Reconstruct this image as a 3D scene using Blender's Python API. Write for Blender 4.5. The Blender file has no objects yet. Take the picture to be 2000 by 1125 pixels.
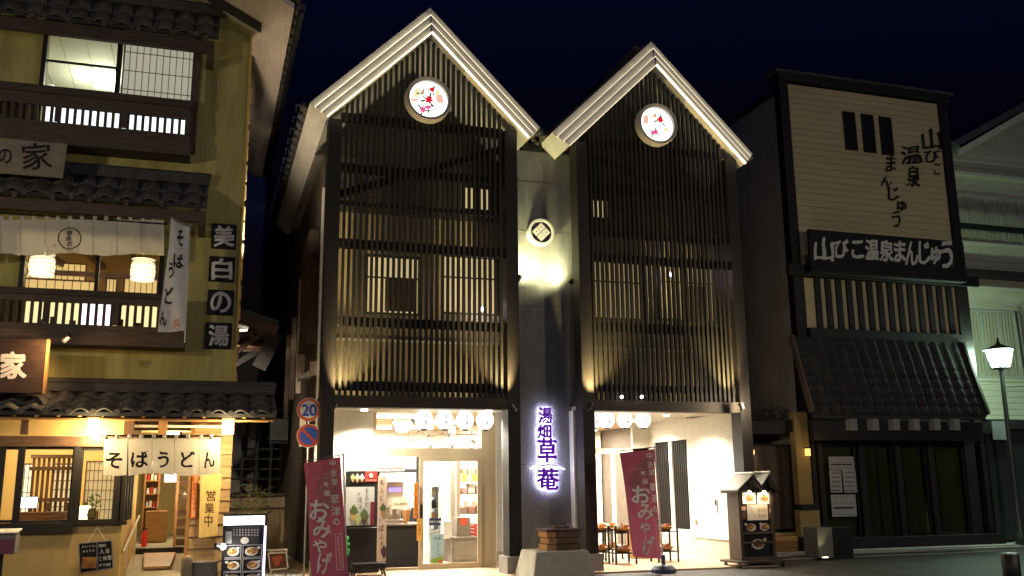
import bpy, bmesh, math, random
from mathutils import Vector, Matrix, noise
random.seed(7)
R = math.radians
scene = bpy.context.scene
COL = scene.collection

# ------------------------------------------------------------------ camera
FPX, PITCH, YAW, ROLL = 1850.0, 0.20701, 0.31151, -0.01114
CAM = Vector((0, 0, 1.5))
_F = Vector((math.sin(YAW)*math.cos(PITCH), math.cos(YAW)*math.cos(PITCH), math.sin(PITCH)))
_R = Vector((math.cos(YAW), -math.sin(YAW), 0)); _U = _R.cross(_F)
RX = _R*math.cos(ROLL) + _U*math.sin(ROLL)
UX = -_R*math.sin(ROLL) + _U*math.cos(ROLL)
cam_d = bpy.data.cameras.new('camera'); cam = bpy.data.objects.new('camera', cam_d); COL.objects.link(cam)
cam_d.sensor_width = 36; cam_d.lens = FPX/2000*36; cam_d.clip_end = 400; cam_d.clip_start = 0.05
cam.matrix_world = Matrix(((RX.x, UX.x, -_F.x, CAM.x), (RX.y, UX.y, -_F.y, CAM.y), (RX.z, UX.z, -_F.z, CAM.z), (0, 0, 0, 1)))
scene.camera = cam

# ------------------------------------------------------------------ night sky
W = bpy.data.worlds.new('World'); scene.world = W; W.use_nodes = True
wn = W.node_tree; bg = wn.nodes['Background']
sky = wn.nodes.new('ShaderNodeTexSky'); sky.sky_type = 'NISHITA'; sky.sun_disc = False
sky.sun_elevation = R(-5.0); sky.sun_rotation = R(200); sky.air_density = 1.0; sky.ozone_density = 3.0
tint = wn.nodes.new('ShaderNodeMix'); tint.data_type = 'RGBA'; tint.blend_type = 'MULTIPLY'
tint.inputs[0].default_value = 1.0
tint.inputs[7].default_value = (0.42, 0.42, 0.85, 1)
wn.links.new(sky.outputs[0], tint.inputs[6]); wn.links.new(tint.outputs[2], bg.inputs[0])
bg.inputs[1].default_value = 4.0
scene.view_settings.view_transform = 'Standard'; scene.view_settings.look = 'None'
scene.view_settings.exposure = 0; scene.view_settings.gamma = 1; scene.view_settings.use_curve_mapping = False
scene.cycles.use_denoising = True
scene.cycles.max_bounces = 6; scene.cycles.diffuse_bounces = 3; scene.cycles.glossy_bounces = 3
scene.cycles.transmission_bounces = 4; scene.cycles.transparent_max_bounces = 10
scene.cycles.sample_clamp_indirect = 4.0; scene.cycles.caustics_reflective = False; scene.cycles.caustics_refractive = False

def ray(px, py):
    return _F + RX*((px-1000)/FPX) - UX*((py-562.5)/FPX)
def at(px, py, Y):
    """world X,Z of the photograph's line of sight on the facade plane y=Y"""
    d = ray(px, py); t = Y/d.y
    return CAM.x + t*d.x, CAM.z + t*d.z
def rect(a, b, c, d, Y):
    """facade rectangle -> x0, x1, z0 (bottom), z1 (top)"""
    xm, ym = (a+c)/2, (b+d)/2
    return at(a, ym, Y)[0], at(c, ym, Y)[0], at(xm, d, Y)[1], at(xm, b, Y)[1]

# ------------------------------------------------------------------ objects
WL = {}
def wl(o): return WL.get(o.name, Vector((0, 0, 0))) if o else Vector((0, 0, 0))
def tag(o, label=None, cat=None, group=None, kind=None):
    if label: o['label'] = label
    if cat: o['category'] = cat
    if group: o['group'] = group
    if kind: o['kind'] = kind
    return o
def thing(name, label, cat, loc, group=None):
    o = bpy.data.objects.new(name, None); COL.objects.link(o); o.location = loc; o.empty_display_size = .2
    WL[o.name] = Vector(loc)
    return tag(o, label, cat, group)
def put(name, mesh, parent, loc, rot=(0, 0, 0), scale=(1, 1, 1)):
    o = bpy.data.objects.new(name, mesh); COL.objects.link(o)
    loc = Vector(loc); WL[o.name] = loc
    if parent: o.parent = parent
    o.location = loc - wl(parent); o.rotation_euler = rot; o.scale = scale
    return o
def light(kind, loc, power, color, parent=None, size=.1, aim=None, spot=None, blend=.6, sizey=None):
    d = bpy.data.lights.new('lamp_light', kind); d.energy = power; d.color = color
    if kind == 'AREA':
        d.size = size
        if sizey: d.shape = 'RECTANGLE'; d.size_y = sizey
    else: d.shadow_soft_size = size
    if kind == 'SPOT': d.spot_size = R(spot); d.spot_blend = blend
    o = bpy.data.objects.new('lamp_light', d); COL.objects.link(o)
    if parent: o.parent = parent
    o.location = Vector(loc) - wl(parent)
    if aim is not None: o.rotation_euler = (Vector(aim)-Vector(loc)).to_track_quat('-Z', 'Y').to_euler()
    return o

class M:
    def __init__(s): s.v = []; s.f = []; s.m = []
    def _add(s, vs, fs, mi):
        n = len(s.v); s.v += [tuple(p) for p in vs]
        for f in fs: s.f.append(tuple(i+n for i in f)); s.m.append(mi)
        return s
    def hexa(s, p, mi=0):
        return s._add(p, [(0, 3, 2, 1), (4, 5, 6, 7), (0, 1, 5, 4), (1, 2, 6, 5), (2, 3, 7, 6), (3, 0, 4, 7)], mi)
    def box(s, x0, x1, y0, y1, z0, z1, mi=0):
        x0, x1 = sorted((x0, x1)); y0, y1 = sorted((y0, y1)); z0, z1 = sorted((z0, z1))
        return s.hexa([(x0, y0, z0), (x1, y0, z0), (x1, y1, z0), (x0, y1, z0), (x0, y0, z1), (x1, y0, z1), (x1, y1, z1), (x0, y1, z1)], mi)
    def quad(s, pts, mi=0): return s._add(pts, [tuple(range(len(pts)))], mi)
    def prism(s, pts, y0, y1, mi=0):
        """polygon in x,z (counter-clockwise seen from the street) extruded in y"""
        n = len(pts); vs = [(x, y0, z) for x, z in pts] + [(x, y1, z) for x, z in pts]
        fs = [tuple(range(n)), tuple(range(2*n-1, n-1, -1))] + [(i, i+n, (i+1) % n+n, (i+1) % n) for i in range(n)]
        return s._add(vs, fs, mi)
    def bar(s, p0, p1, w, h=None, mi=0, up=(0, 0, 1)):
        h = h or w; p0 = Vector(p0); p1 = Vector(p1); d = (p1-p0).normalized(); u = Vector(up)
        if abs(d.dot(u)) > .98: u = Vector((0, 1, 0))
        a = d.cross(u).normalized()*w/2; b = a.cross(d).normalized()*h/2
        q = [p0-a-b, p0+a-b, p0+a+b, p0-a+b, p1-a-b, p1+a-b, p1+a+b, p1-a+b]
        return s._add(q, [(0, 3, 2, 1), (4, 5, 6, 7), (0, 1, 5, 4), (1, 2, 6, 5), (2, 3, 7, 6), (3, 0, 4, 7)], mi)
    def cyl(s, p0, p1, r0, r1=None, n=12, mi=0):
        r1 = r0 if r1 is None else r1; p0 = Vector(p0); p1 = Vector(p1); d = (p1-p0).normalized()
        u = Vector((0, 0, 1)) if abs(d.z) < .9 else Vector((1, 0, 0)); a = d.cross(u).normalized(); b = d.cross(a).normalized()
        vs = [p0+(a*math.cos(t)+b*math.sin(t))*r0 for t in [2*math.pi*i/n for i in range(n)]]
        vs += [p1+(a*math.cos(t)+b*math.sin(t))*r1 for t in [2*math.pi*i/n for i in range(n)]]
        fs = [(i, (i+1) % n, (i+1) % n+n, i+n) for i in range(n)] + [tuple(range(n-1, -1, -1)), tuple(range(n, 2*n))]
        return s._add(vs, fs, mi)
    def lathe(s, c, prof, n=20, mi=0, axis='z'):
        vs = []; fs = []
        for r, h in prof:
            for i in range(n):
                t = 2*math.pi*i/n
                if axis == 'z': vs.append((c[0]+r*math.cos(t), c[1]+r*math.sin(t), c[2]+h))
                else: vs.append((c[0]+r*math.cos(t), c[1]+h, c[2]+r*math.sin(t)))
        for k in range(len(prof)-1):
            for i in range(n): fs.append((k*n+i, k*n+(i+1) % n, (k+1)*n+(i+1) % n, (k+1)*n+i))
        fs.append(tuple(range(n-1, -1, -1))); fs.append(tuple((len(prof)-1)*n+i for i in range(n)))
        return s._add(vs, fs, mi)
    def ball(s, c, rx, ry=None, rz=None, n=12, k=8, mi=0):
        ry = ry or rx; rz = rz or rx
        vs = []
        for j in range(k+1):
            ph = -math.pi/2+math.pi*j/k
            for i in range(n):
                t = 2*math.pi*i/n
                vs.append((c[0]+rx*math.cos(ph)*math.cos(t), c[1]+ry*math.cos(ph)*math.sin(t), c[2]+rz*math.sin(ph)))
        fs = [(j*n+i, j*n+(i+1) % n, (j+1)*n+(i+1) % n, (j+1)*n+i) for j in range(k) for i in range(n)]
        return s._add(vs, fs, mi)
    def disc(s, x, y, z, rx, rz=None, n=20, mi=0, rot=0):
        rz = rz or rx; c, sn = math.cos(rot), math.sin(rot)
        pts = []
        for i in range(n):
            t = 2*math.pi*i/n; a, b = rx*math.cos(t), rz*math.sin(t)
            pts.append((x+a*c-b*sn, y, z+a*sn+b*c))
        return s.quad(pts, mi)
    def mesh(s, name, mats, smooth=False, org=(0, 0, 0)):
        me = bpy.data.meshes.new(name); o = Vector(org)
        me.from_pydata([tuple(Vector(p)-o) for p in s.v], [], s.f)
        for m in (mats if isinstance(mats, (list, tuple)) else [mats]): me.materials.append(m)
        if any(s.m):
            for p, i in zip(me.polygons, s.m): p.material_index = i
        if smooth:
            for p in me.polygons: p.use_smooth = True
        me.update(); return me
    def build(s, name, mats, parent=None, smooth=False, bevel=0):
        xs, ys, zs = zip(*s.v)
        org = Vector(((min(xs)+max(xs))/2, (min(ys)+max(ys))/2, min(zs)))
        o = put(name, s.mesh(name, mats, smooth, org), parent, org)
        if bevel:
            b = o.modifiers.new('bevel', 'BEVEL'); b.width = bevel; b.segments = 1
        return o

def struct(o): o['kind'] = 'structure'; return o

# ------------------------------------------------------------------ materials
def nodes(name):
    m = bpy.data.materials.new(name); m.use_nodes = True; nt = m.node_tree
    return m, nt, nt.nodes['Principled BSDF']
def mat(name, col, rough=.7, var=.15, scale=6, stretch=(1, 1, 1), bump=0, metal=0, spec=.35, bscale=None, col2=None, thr=None):
    m, nt, b = nodes(name)
    b.inputs['Roughness'].default_value = rough; b.inputs['Metallic'].default_value = metal
    b.inputs['Specular IOR Level'].default_value = spec
    tc = nt.nodes.new('ShaderNodeTexCoord'); mp = nt.nodes.new('ShaderNodeMapping'); mp.inputs['Scale'].default_value = stretch
    geo = nt.nodes.new('ShaderNodeNewGeometry')
    nt.links.new(geo.outputs['Position'], mp.inputs[0])
    nz = nt.nodes.new('ShaderNodeTexNoise'); nz.inputs['Scale'].default_value = scale; nz.inputs['Detail'].default_value = 6
    nz.inputs['Roughness'].default_value = .6
    nt.links.new(mp.outputs[0], nz.inputs['Vector'])
    cr = nt.nodes.new('ShaderNodeValToRGB')
    c2 = col2 or tuple(min(1, c*(1+var)) for c in col); c1 = tuple(c*(1-var) for c in col) if not col2 else col
    e = cr.color_ramp.elements; e[0].position = .3; e[1].position = .7
    if thr: e[0].position, e[1].position = thr
    e[0].color = (*c1, 1); e[1].color = (*c2, 1)
    nt.links.new(nz.outputs['Fac'], cr.inputs[0])
    oi = nt.nodes.new('ShaderNodeObjectInfo'); mr = nt.nodes.new('ShaderNodeMapRange')
    mr.inputs[3].default_value = 1-var*.6; mr.inputs[4].default_value = 1+var*.6
    nt.links.new(oi.outputs['Random'], mr.inputs[0])
    mx = nt.nodes.new('ShaderNodeMix'); mx.data_type = 'RGBA'; mx.blend_type = 'MULTIPLY'; mx.inputs[0].default_value = 1
    nt.links.new(cr.outputs[0], mx.inputs[6]); nt.links.new(mr.outputs[0], mx.inputs[7])
    nt.links.new(mx.outputs[2], b.inputs['Base Color'])
    rr = nt.nodes.new('ShaderNodeMapRange'); rr.inputs[3].default_value = max(0, rough-.12); rr.inputs[4].default_value = min(1, rough+.12)
    nt.links.new(nz.outputs['Fac'], rr.inputs[0]); nt.links.new(rr.outputs[0], b.inputs['Roughness'])
    if bump:
        bp = nt.nodes.new('ShaderNodeBump'); bp.inputs['Strength'].default_value = bump; bp.inputs['Distance'].default_value = .01
        n2 = nz
        if bscale:
            n2 = nt.nodes.new('ShaderNodeTexNoise'); n2.inputs['Scale'].default_value = bscale; n2.inputs['Detail'].default_value = 4
            nt.links.new(mp.outputs[0], n2.inputs['Vector'])
        nt.links.new(n2.outputs['Fac'], bp.inputs['Height']); nt.links.new(bp.outputs[0], b.inputs['Normal'])
    return m
def emis(name, col, strength):
    m, nt, b = nodes(name); b.inputs['Base Color'].default_value = (*[.35*c for c in col], 1)
    b.inputs['Emission Color'].default_value = (*col, 1); b.inputs['Emission Strength'].default_value = strength
    b.inputs['Roughness'].default_value = .6
    return m
def flat(name, col, rough=.8): return mat(name, col, rough, var=.06, scale=20)
def cloth(name, col, trans=.4, var=.06):
    m = mat(name, col, .9, var=var, scale=5, bump=.15, bscale=300, spec=.1); nt = m.node_tree
    b = nt.nodes['Principled BSDF']; out = nt.nodes['Material Output']
    tr = nt.nodes.new('ShaderNodeBsdfTranslucent'); mx = nt.nodes.new('ShaderNodeMixShader'); mx.inputs[0].default_value = trans
    tr.inputs[0].default_value = (*col, 1)
    nt.links.new(b.outputs[0], mx.inputs[1]); nt.links.new(tr.outputs[0], mx.inputs[2]); nt.links.new(mx.outputs[0], out.inputs[0])
    return m
def glassmat(name, tint=(.97, .97, .95), refl=.9):
    m = bpy.data.materials.new(name); m.use_nodes = True; nt = m.node_tree; nt.nodes.remove(nt.nodes['Principled BSDF'])
    out = nt.nodes['Material Output']; t = nt.nodes.new('ShaderNodeBsdfTransparent'); t.inputs[0].default_value = (*tint, 1)
    g = nt.nodes.new('ShaderNodeBsdfGlossy'); g.inputs['Roughness'].default_value = .02; g.inputs[0].default_value = (refl, refl, refl, 1)
    fr = nt.nodes.new('ShaderNodeFresnel'); fr.inputs[0].default_value = 1.5
    mx = nt.nodes.new('ShaderNodeMixShader')
    ge = nt.nodes.new('ShaderNodeNewGeometry'); mu = nt.nodes.new('ShaderNodeMath'); mu.operation = 'MULTIPLY_ADD'
    sb = nt.nodes.new('ShaderNodeMath'); sb.operation = 'SUBTRACT'; sb.inputs[0].default_value = 1; nt.links.new(ge.outputs['Backfacing'], sb.inputs[1])
    mu.operation = 'MULTIPLY'; nt.links.new(fr.outputs[0], mu.inputs[0]); nt.links.new(sb.outputs[0], mu.inputs[1])
    nt.links.new(mu.outputs[0], mx.inputs[0]); nt.links.new(t.outputs[0], mx.inputs[1]); nt.links.new(g.outputs[0], mx.inputs[2])
    nt.links.new(mx.outputs[0], out.inputs[0]); return m
def ribbed(name, col, pitch, axis='z', rough=.6, depth=.006):
    m = mat(name, col, rough, var=.06, scale=3); nt = m.node_tree; b = nt.nodes['Principled BSDF']
    geo = nt.nodes.new('ShaderNodeNewGeometry'); sp = nt.nodes.new('ShaderNodeSeparateXYZ'); nt.links.new(geo.outputs['Position'], sp.inputs[0])
    mu = nt.nodes.new('ShaderNodeMath'); mu.operation = 'MULTIPLY'; mu.inputs[1].default_value = 1/pitch
    nt.links.new(sp.outputs['XYZ'.index(axis.upper())], mu.inputs[0])
    fr = nt.nodes.new('ShaderNodeMath'); fr.operation = 'FRACT'; nt.links.new(mu.outputs[0], fr.inputs[0])
    pg = nt.nodes.new('ShaderNodeMath'); pg.operation = 'PINGPONG'; pg.inputs[1].default_value = .5; nt.links.new(mu.outputs[0], pg.inputs[0])
    st = nt.nodes.new('ShaderNodeMapRange'); st.inputs[1].default_value = 0; st.inputs[2].default_value = .15
    nt.links.new(pg.outputs[0], st.inputs[0])
    bp = nt.nodes.new('ShaderNodeBump'); bp.inputs['Strength'].default_value = .9; bp.inputs['Distance'].default_value = depth
    nt.links.new(st.outputs[0], bp.inputs['Height']); nt.links.new(bp.outputs[0], b.inputs['Normal'])
    return m

X_ = (1, 1, 12); XH = (1, 12, 12)
dark_wood = mat('dark_stained_wood', (.013, .010, .008), .6, .5, 5, (9, 9, 1), .3)
dark_wood_h = mat('dark_stained_beam', (.014, .011, .008), .6, .5, 5, (1, 9, 9), .3)
slat_wood = mat('slat_wood', (.012, .010, .007), .6, .5, 5, (9, 9, .6), .2)
brown_wood = mat('brown_wood', (.12, .065, .035), .6, .35, 4, (1, 9, 9), .35)
brown_wood_v = mat('brown_wood_upright', (.12, .065, .035), .6, .35, 4, (9, 9, 1), .35)
old_wood = mat('weathered_wood', (.075, .052, .038), .75, .4, 4, (1, 8, 8), .4)
old_wood_v = mat('weathered_wood_upright', (.075, .052, .038), .75, .4, 4, (8, 8, 1), .4)
honey_wood = mat('honey_wood', (.42, .22, .08), .5, .25, 4, (1, 9, 9), .2)
honey_wood_v = mat('honey_wood_upright', (.42, .22, .08), .5, .25, 4, (9, 9, 1), .2)
cedar = mat('cedar_siding', (.50, .34, .17), .7, .22, 3, (1, 6, 10), .3)
black_paint = mat('black_paint', (.010, .010, .010), .5, .3, 8)
soft_black = mat('soft_black_print', (.007, .0065, .0065), .7, .2, 12)
plaster = mat('olive_plaster', (.46, .40, .14), .9, .30, 1.6, (2, 2, .35), .35, bscale=60)
plaster_warm = mat('ochre_plaster', (.52, .36, .14), .9, .10, 2.5, (1, 1, .5), .35, bscale=60)
rear_plaster = mat('pale_render', (.38, .36, .33), .9, .15, 1.2, (1, 1, .3), .2)
stucco = mat('grey_stucco', (.20, .20, .185), .92, .25, 2.2, (2, 2, .5), .8, bscale=45)
cream_trim = mat('cream_fascia', (.62, .59, .50), .55, .14, 2, (1, 1, 3))
soffit_m = mat('cream_soffit_boards', (.60, .50, .40), .7, .12, 3, (8, 1, 1), .15)
white_wall = ribbed('white_ribbed_tile', (.80, .76, .66), .045)
white_paint = mat('white_paint', (.78, .76, .70), .6, .05, 4)
off_white = mat('off_white_wall', (.72, .68, .58), .8, .06, 2)
grey_roof = mat('kawara_tile', (.055, .052, .048), .6, .35, 9, bump=.3, spec=.35)
roof_under = mat('roof_felt', (.03, .03, .03), .9)
concrete = mat('concrete', (.30, .29, .26), .85, .18, 5, bump=.4, bscale=80)
concrete_l = mat('pale_concrete', (.46, .43, .34), .85, .15, 5, bump=.4, bscale=80)
shop_tile = mat('peach_floor_tile', (.55, .38, .24), .45, .12, 2, bump=.1)
steel = mat('brushed_steel', (.45, .42, .36), .35, .08, 4, metal=.9)
bronze = mat('champagne_aluminium', (.56, .45, .29), .45, .05, 3, metal=.1)
alu = mat('grey_aluminium', (.35, .35, .35), .4, .08, 4, metal=.8)
noren_cloth = cloth('white_noren_cloth', (.80, .77, .68), .45)
flag_cloth = cloth('white_flag_cloth', (.72, .72, .76), .3)
red_cloth = cloth('burgundy_cloth', (.40, .10, .15), .14, .10)
red_cloth2 = cloth('rose_cloth_print', (.55, .21, .21), .14, .10)
cream_ink = flat('cream_ink', (.90, .84, .72))
ink = flat('black_ink', (.012, .011, .012))
white_ink = flat('white_ink', (.72, .70, .64))
red_ink = flat('red_ink', (.45, .04, .03))
glass = glassmat('window_glass')
dark_glass = glassmat('shopfront_glass', (.55, .58, .5))
rear_glass = mat('dark_unlit_glass', (.012, .012, .011), .35, .1, spec=.25)

# ------------------------------------------------------------------ lettering
_gl = {}
def glyph(ch, off):
    k = (ch, off)
    if k in _gl: return _gl[k]
    c = bpy.data.curves.new('glyph', 'FONT'); c.body = ch; c.size = 1; c.offset = off; c.resolution_u = 4; c.fill_mode = 'FRONT'
    o = bpy.data.objects.new('glyph', c); COL.objects.link(o)
    dg = bpy.context.evaluated_depsgraph_get(); me = bpy.data.meshes.new_from_object(o.evaluated_get(dg))
    bm = bmesh.new(); bm.from_mesh(me); bmesh.ops.remove_doubles(bm, verts=bm.verts, dist=1e-4)
    bmesh.ops.triangulate(bm, faces=bm.faces[:])
    for _ in range(3):
        le = [e for e in bm.edges if e.calc_length() > .14]
        if not le: break
        bmesh.ops.subdivide_edges(bm, edges=le, cuts=1); bmesh.ops.triangulate(bm, faces=bm.faces[:])
    vs = [(v.co.x, v.co.y) for v in bm.verts]; fs = [tuple(v.index for v in f.verts) for f in bm.faces]
    fs = [t for t in fs]
    bnd = [(e.verts[0].index, e.verts[1].index) for e in bm.edges if len(e.link_faces) == 1]
    bm.free(); bpy.data.objects.remove(o); bpy.data.curves.remove(c); bpy.data.meshes.remove(me)
    if not vs: return None
    x0 = min(v[0] for v in vs); x1 = max(v[0] for v in vs); y0 = min(v[1] for v in vs); y1 = max(v[1] for v in vs)
    w, h = max(x1-x0, .01), max(y1-y0, .01)
    vs = [((x-x0)/w-.5, (y-y0)/h-.5) for x, y in vs]
    _gl[k] = (vs, fs, bnd); return _gl[k]
def letters(items, surf, mt, parent, name='lettering', off=.02, brush=.05, depth=0.0, lift=.004, boxfit=True):
    """items: (char, cx, cy, w, h[, tilt deg]) in the coordinates surf() takes; surf(x, y, lift) -> world point"""
    m = M(); last = None
    for it in items:
        ch, cx, cy, w, h = it[:5]; rot = R(it[5]) if len(it) > 5 else 0
        if m.v and h >= 9 and name in ('lettering', 'glow_tube'): last = m.build('letter' if name == 'lettering' else name, mt, parent); m = M()
        g = glyph(ch, min(off, .012) if ord(ch) >= 0x4e00 else min(off, .026))
        if not g: continue
        vs, fs, bnd = g; out = []; sd = random.random()*50
        for x, y in vs:
            if brush:
                nx = noise.noise(Vector((x*2.5+sd, y*2.5, 0))); ny = noise.noise(Vector((x*2.5, y*2.5+sd, 9)))
                n2 = noise.noise(Vector((x*11+sd, y*11, 3)))
                x += brush*(nx+.35*n2); y += brush*(ny-.35*n2)
            a, b = x*w, y*h; c, s = math.cos(rot), math.sin(rot)
            out.append((cx+a*c-b*s, cy-(a*s+b*c)))
        P = [surf(px, py, lift) for px, py in out]
        if depth:
            Q = [surf(px, py, lift+depth) for px, py in out]; n = len(P)
            m._add(P+Q, [tuple(i+n for i in f) for f in fs] + [(a, b, b+n, a+n) for a, b in bnd], 0)
        else: m._add(P, fs, 0)
    if not m.v: return last
    return m.build('letter' if name == 'lettering' and items[-1][4] >= 9 else name, mt, parent)
def bold(items, surf, mt, parent, d=.8, **k):
    lift = k.pop('lift', .004)
    for n_, (dx, dy) in enumerate(((0, 0), (d, 0), (-d, d*.6), (0, -d))):
        random.seed(5); letters([(i[0], i[1]+dx, i[2]+dy, *i[3:]) for i in items], surf, mt, parent, lift=lift+.0012*n_, **k)
def plane_surf(Y): return lambda px, py, l: (lambda q: (q[0], Y-l, q[1]))(at(px, py, Y))
def line_text(s, x0, y0, x1, y1, w, h, tilt=0):
    n = len(s); return [(c, x0+(x1-x0)*i/max(1, n-1), y0+(y1-y0)*i/max(1, n-1), w, h, tilt) for i, c in enumerate(s)]

# ------------------------------------------------------------------ generic builders
def wall_cells(x0, x1, z0, z1, y0, y1, holes, m=None):
    """solid wall with rectangular openings"""
    m = m or M(); xs = sorted({x0, x1, *[h[0] for h in holes], *[h[1] for h in holes]}); zs = sorted({z0, z1, *[h[2] for h in holes], *[h[3] for h in holes]})
    xs = [x for x in xs if x0 <= x <= x1]; zs = [z for z in zs if z0 <= z <= z1]
    for i in range(len(xs)-1):
        run = None
        for j in range(len(zs)-1):
            cx, cz = (xs[i]+xs[i+1])/2, (zs[j]+zs[j+1])/2
            hole = any(h[0] < cx < h[1] and h[2] < cz < h[3] for h in holes)
            if not hole: run = (run[0], zs[j+1]) if run else (zs[j], zs[j+1])
            if (hole or j == len(zs)-2) and run: m.box(xs[i], xs[i+1], y0, y1, *run); run = None
    return m
def frame(m, x0, x1, z0, z1, y0, y1, w, mi=0):
    m.box(x0, x0+w, y0, y1, z0, z1, mi); m.box(x1-w, x1, y0, y1, z0, z1, mi)
    m.box(x0+w, x1-w, y0, y1, z0, z0+w, mi); m.box(x0+w, x1-w, y0, y1, z1-w, z1, mi); return m
def tile_mesh(w, l):
    """one wavy kawara tile; x = width, y = 0 (top) .. -l (eave end)"""
    n = 10; m = M(); vs = []
    for k, y in enumerate((0.03, -l)):
        for i in range(n+1):
            u = i/n; z = .040*math.sin(u*2*math.pi-.6)+(.018 if u > .85 else 0)
            vs.append((u*w*1.04-w*.52, y, z+(.0 if k == 0 else .022)))
    for i in range(n+1):
        x, y, z = vs[n+1+i]; vs.append((x, y+.004, z-.035))
    fs = [(i, i+n+1, i+n+2, i+1)[::1] for i in range(n)] + [(i+n+1, i+2*n+2, i+2*n+3, i+n+2) for i in range(n)]
    m._add(vs, fs, 0); me = m.mesh('tile', grey_roof, smooth=True); return me
def tile_roof(parent, x0, x1, top, bot, cols, rows, caps=True, mt=None):
    """rows of single tiles from top=(y,z) down to bot=(y,z)"""
    dy, dz = bot[0]-top[0], bot[1]-top[1]; L = math.hypot(dy, dz); l = L/rows; w = (x1-x0)/cols
    me = tile_mesh(w, l*1.04)
    if mt: me.materials[0] = mt
    ang = math.atan2(-dz, -dy)  # slope down towards the street
    for r in range(rows):
        for c in range(cols):
            t = r/rows
            put('tile', me, parent, (x0+(c+.5)*w, top[0]+dy*t, top[1]+dz*t+.02), (ang+random.uniform(-.012, .012), 0, random.uniform(-.01, .01)))
    if caps:
        m = M(); m.cyl((0, .02, 0), (0, -.02, 0), .048, n=10); me = m.mesh('eave_cap', grey_roof)
        for c in range(cols+1): put('eave_cap', me, parent, (x0+c*w-w*.12, bot[0]-.01, bot[1]+.0))
def lap_siding(parent, x0, x1, z0, z1, Y, pitch, mt, name='siding_board', holes=None):
    """each board leans out at its foot; boards share one mesh"""
    m = M(); w = x1-x0
    m.prism([(0, 0)], 0, 0) if False else None
    m.hexa([(0, -.036, 0), (w, -.036, 0), (w, .0, 0), (0, .0, 0), (0, -.006, pitch-.006), (w, -.006, pitch-.006), (w, 0, pitch-.006), (0, 0, pitch-.006)])
    me = m.mesh(name, mt); n = max(1, round((z1-z0)/pitch)); p = (z1-z0)/n
    for i in range(n): put(name, me, parent, (x0, Y, z0+i*p), scale=(1, 1, p/pitch*1.0))
def lantern_paper(name, label, px, py, Y, r, rz, em, group, txt='草菴', power=20):
    x, z = at(px, py, Y); t = thing(name, label, 'lantern', (x, Y, z-rz), group)
    m = M(); prof = []
    k = 14
    for j in range(k+1):
        ph = -math.pi/2*.80+math.pi*.80*j/k; rr = r*math.cos(ph)*(1+(.012 if j % 2 else -.012)); prof.append((rr, rz*math.sin(ph)))
    m.lathe((x, Y, z), prof, 20); m.build('lantern_shade', em, t, smooth=True)
    b = M(); b.lathe((x, Y, z-rz*.97-.02), [(r*.36, 0), (r*.36, .035)], 14); b.build('bottom_ring', black_paint, t)
    b = M(); b.lathe((x, Y, z+rz*.93), [(r*.36, 0), (r*.36, .03)], 14); b.cyl((x, Y, z+rz*.95), (x, Y, 3.0), .006, n=6); b.build('top_ring', black_paint, t)
    cs = []; n = len(txt)
    for i, c in enumerate(txt): cs.append((c, .25*r, (i-(n-1)/2)*rz*.62, r*.42, rz*.42))
    def surf(a, b_, l):
        ax = a/r; zz = -b_; rr = r*math.sqrt(max(.05, 1-(zz/rz)**2))+.004; th = ax-.25
        return (x+rr*math.sin(th), Y-rr*math.cos(th), z+zz)
    letters(cs, surf, ink, t, off=0, brush=.03)
    return t

# ================================================================== GROUND
asphalt = mat('night_asphalt', (.06, .057, .052), .6, .4, 1.5, bump=.5, bscale=140)
ntp = asphalt.node_tree
_b = ntp.nodes['Principled BSDF']
_br = ntp.nodes.new('ShaderNodeTexBrick'); _br.inputs['Scale'].default_value = 1.0; _br.inputs['Brick Width'].default_value = .6; _br.inputs['Row Height'].default_value = .3
_br.inputs['Mortar Size'].default_value = .008; _br.inputs['Color1'].default_value = (1, 1, 1, 1); _br.inputs['Color2'].default_value = (.55, .55, .55, 1); _br.inputs['Mortar'].default_value = (.2, .2, .2, 1)
_g = ntp.nodes.new('ShaderNodeNewGeometry'); ntp.links.new(_g.outputs['Position'], _br.inputs['Vector'])
_mx = ntp.nodes.new('ShaderNodeMix'); _mx.data_type = 'RGBA'; _mx.blend_type = 'MULTIPLY'; _mx.inputs[0].default_value = 1
_src = _b.inputs['Base Color'].links[0].from_socket
ntp.links.new(_src, _mx.inputs[6]); ntp.links.new(_br.outputs['Color'], _mx.inputs[7]); ntp.links.new(_mx.outputs[2], _b.inputs['Base Color'])
struct(M().quad([(-90, -60, 0), (110, -60, 0), (110, 120, 0), (-90, 120, 0)]).build('ground', asphalt))
struct(M().box(1.75, 10.35, 15.9, 21.4, .004, .03).build('shop_forecourt', shop_tile))
struct(M().box(.46, 1.95, 17.0, 24.8, .004, .02).build('alley_path', concrete))
struct(M().box(10.6, 26, 17.9, 18.12, .004, .035).box(10.6, 26, 17.2, 17.24, .004, .02).build('kerb', concrete))
struct(M().box(10.6, 26, 18.125, 19, .004, .06).build('pavement', concrete))

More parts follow.
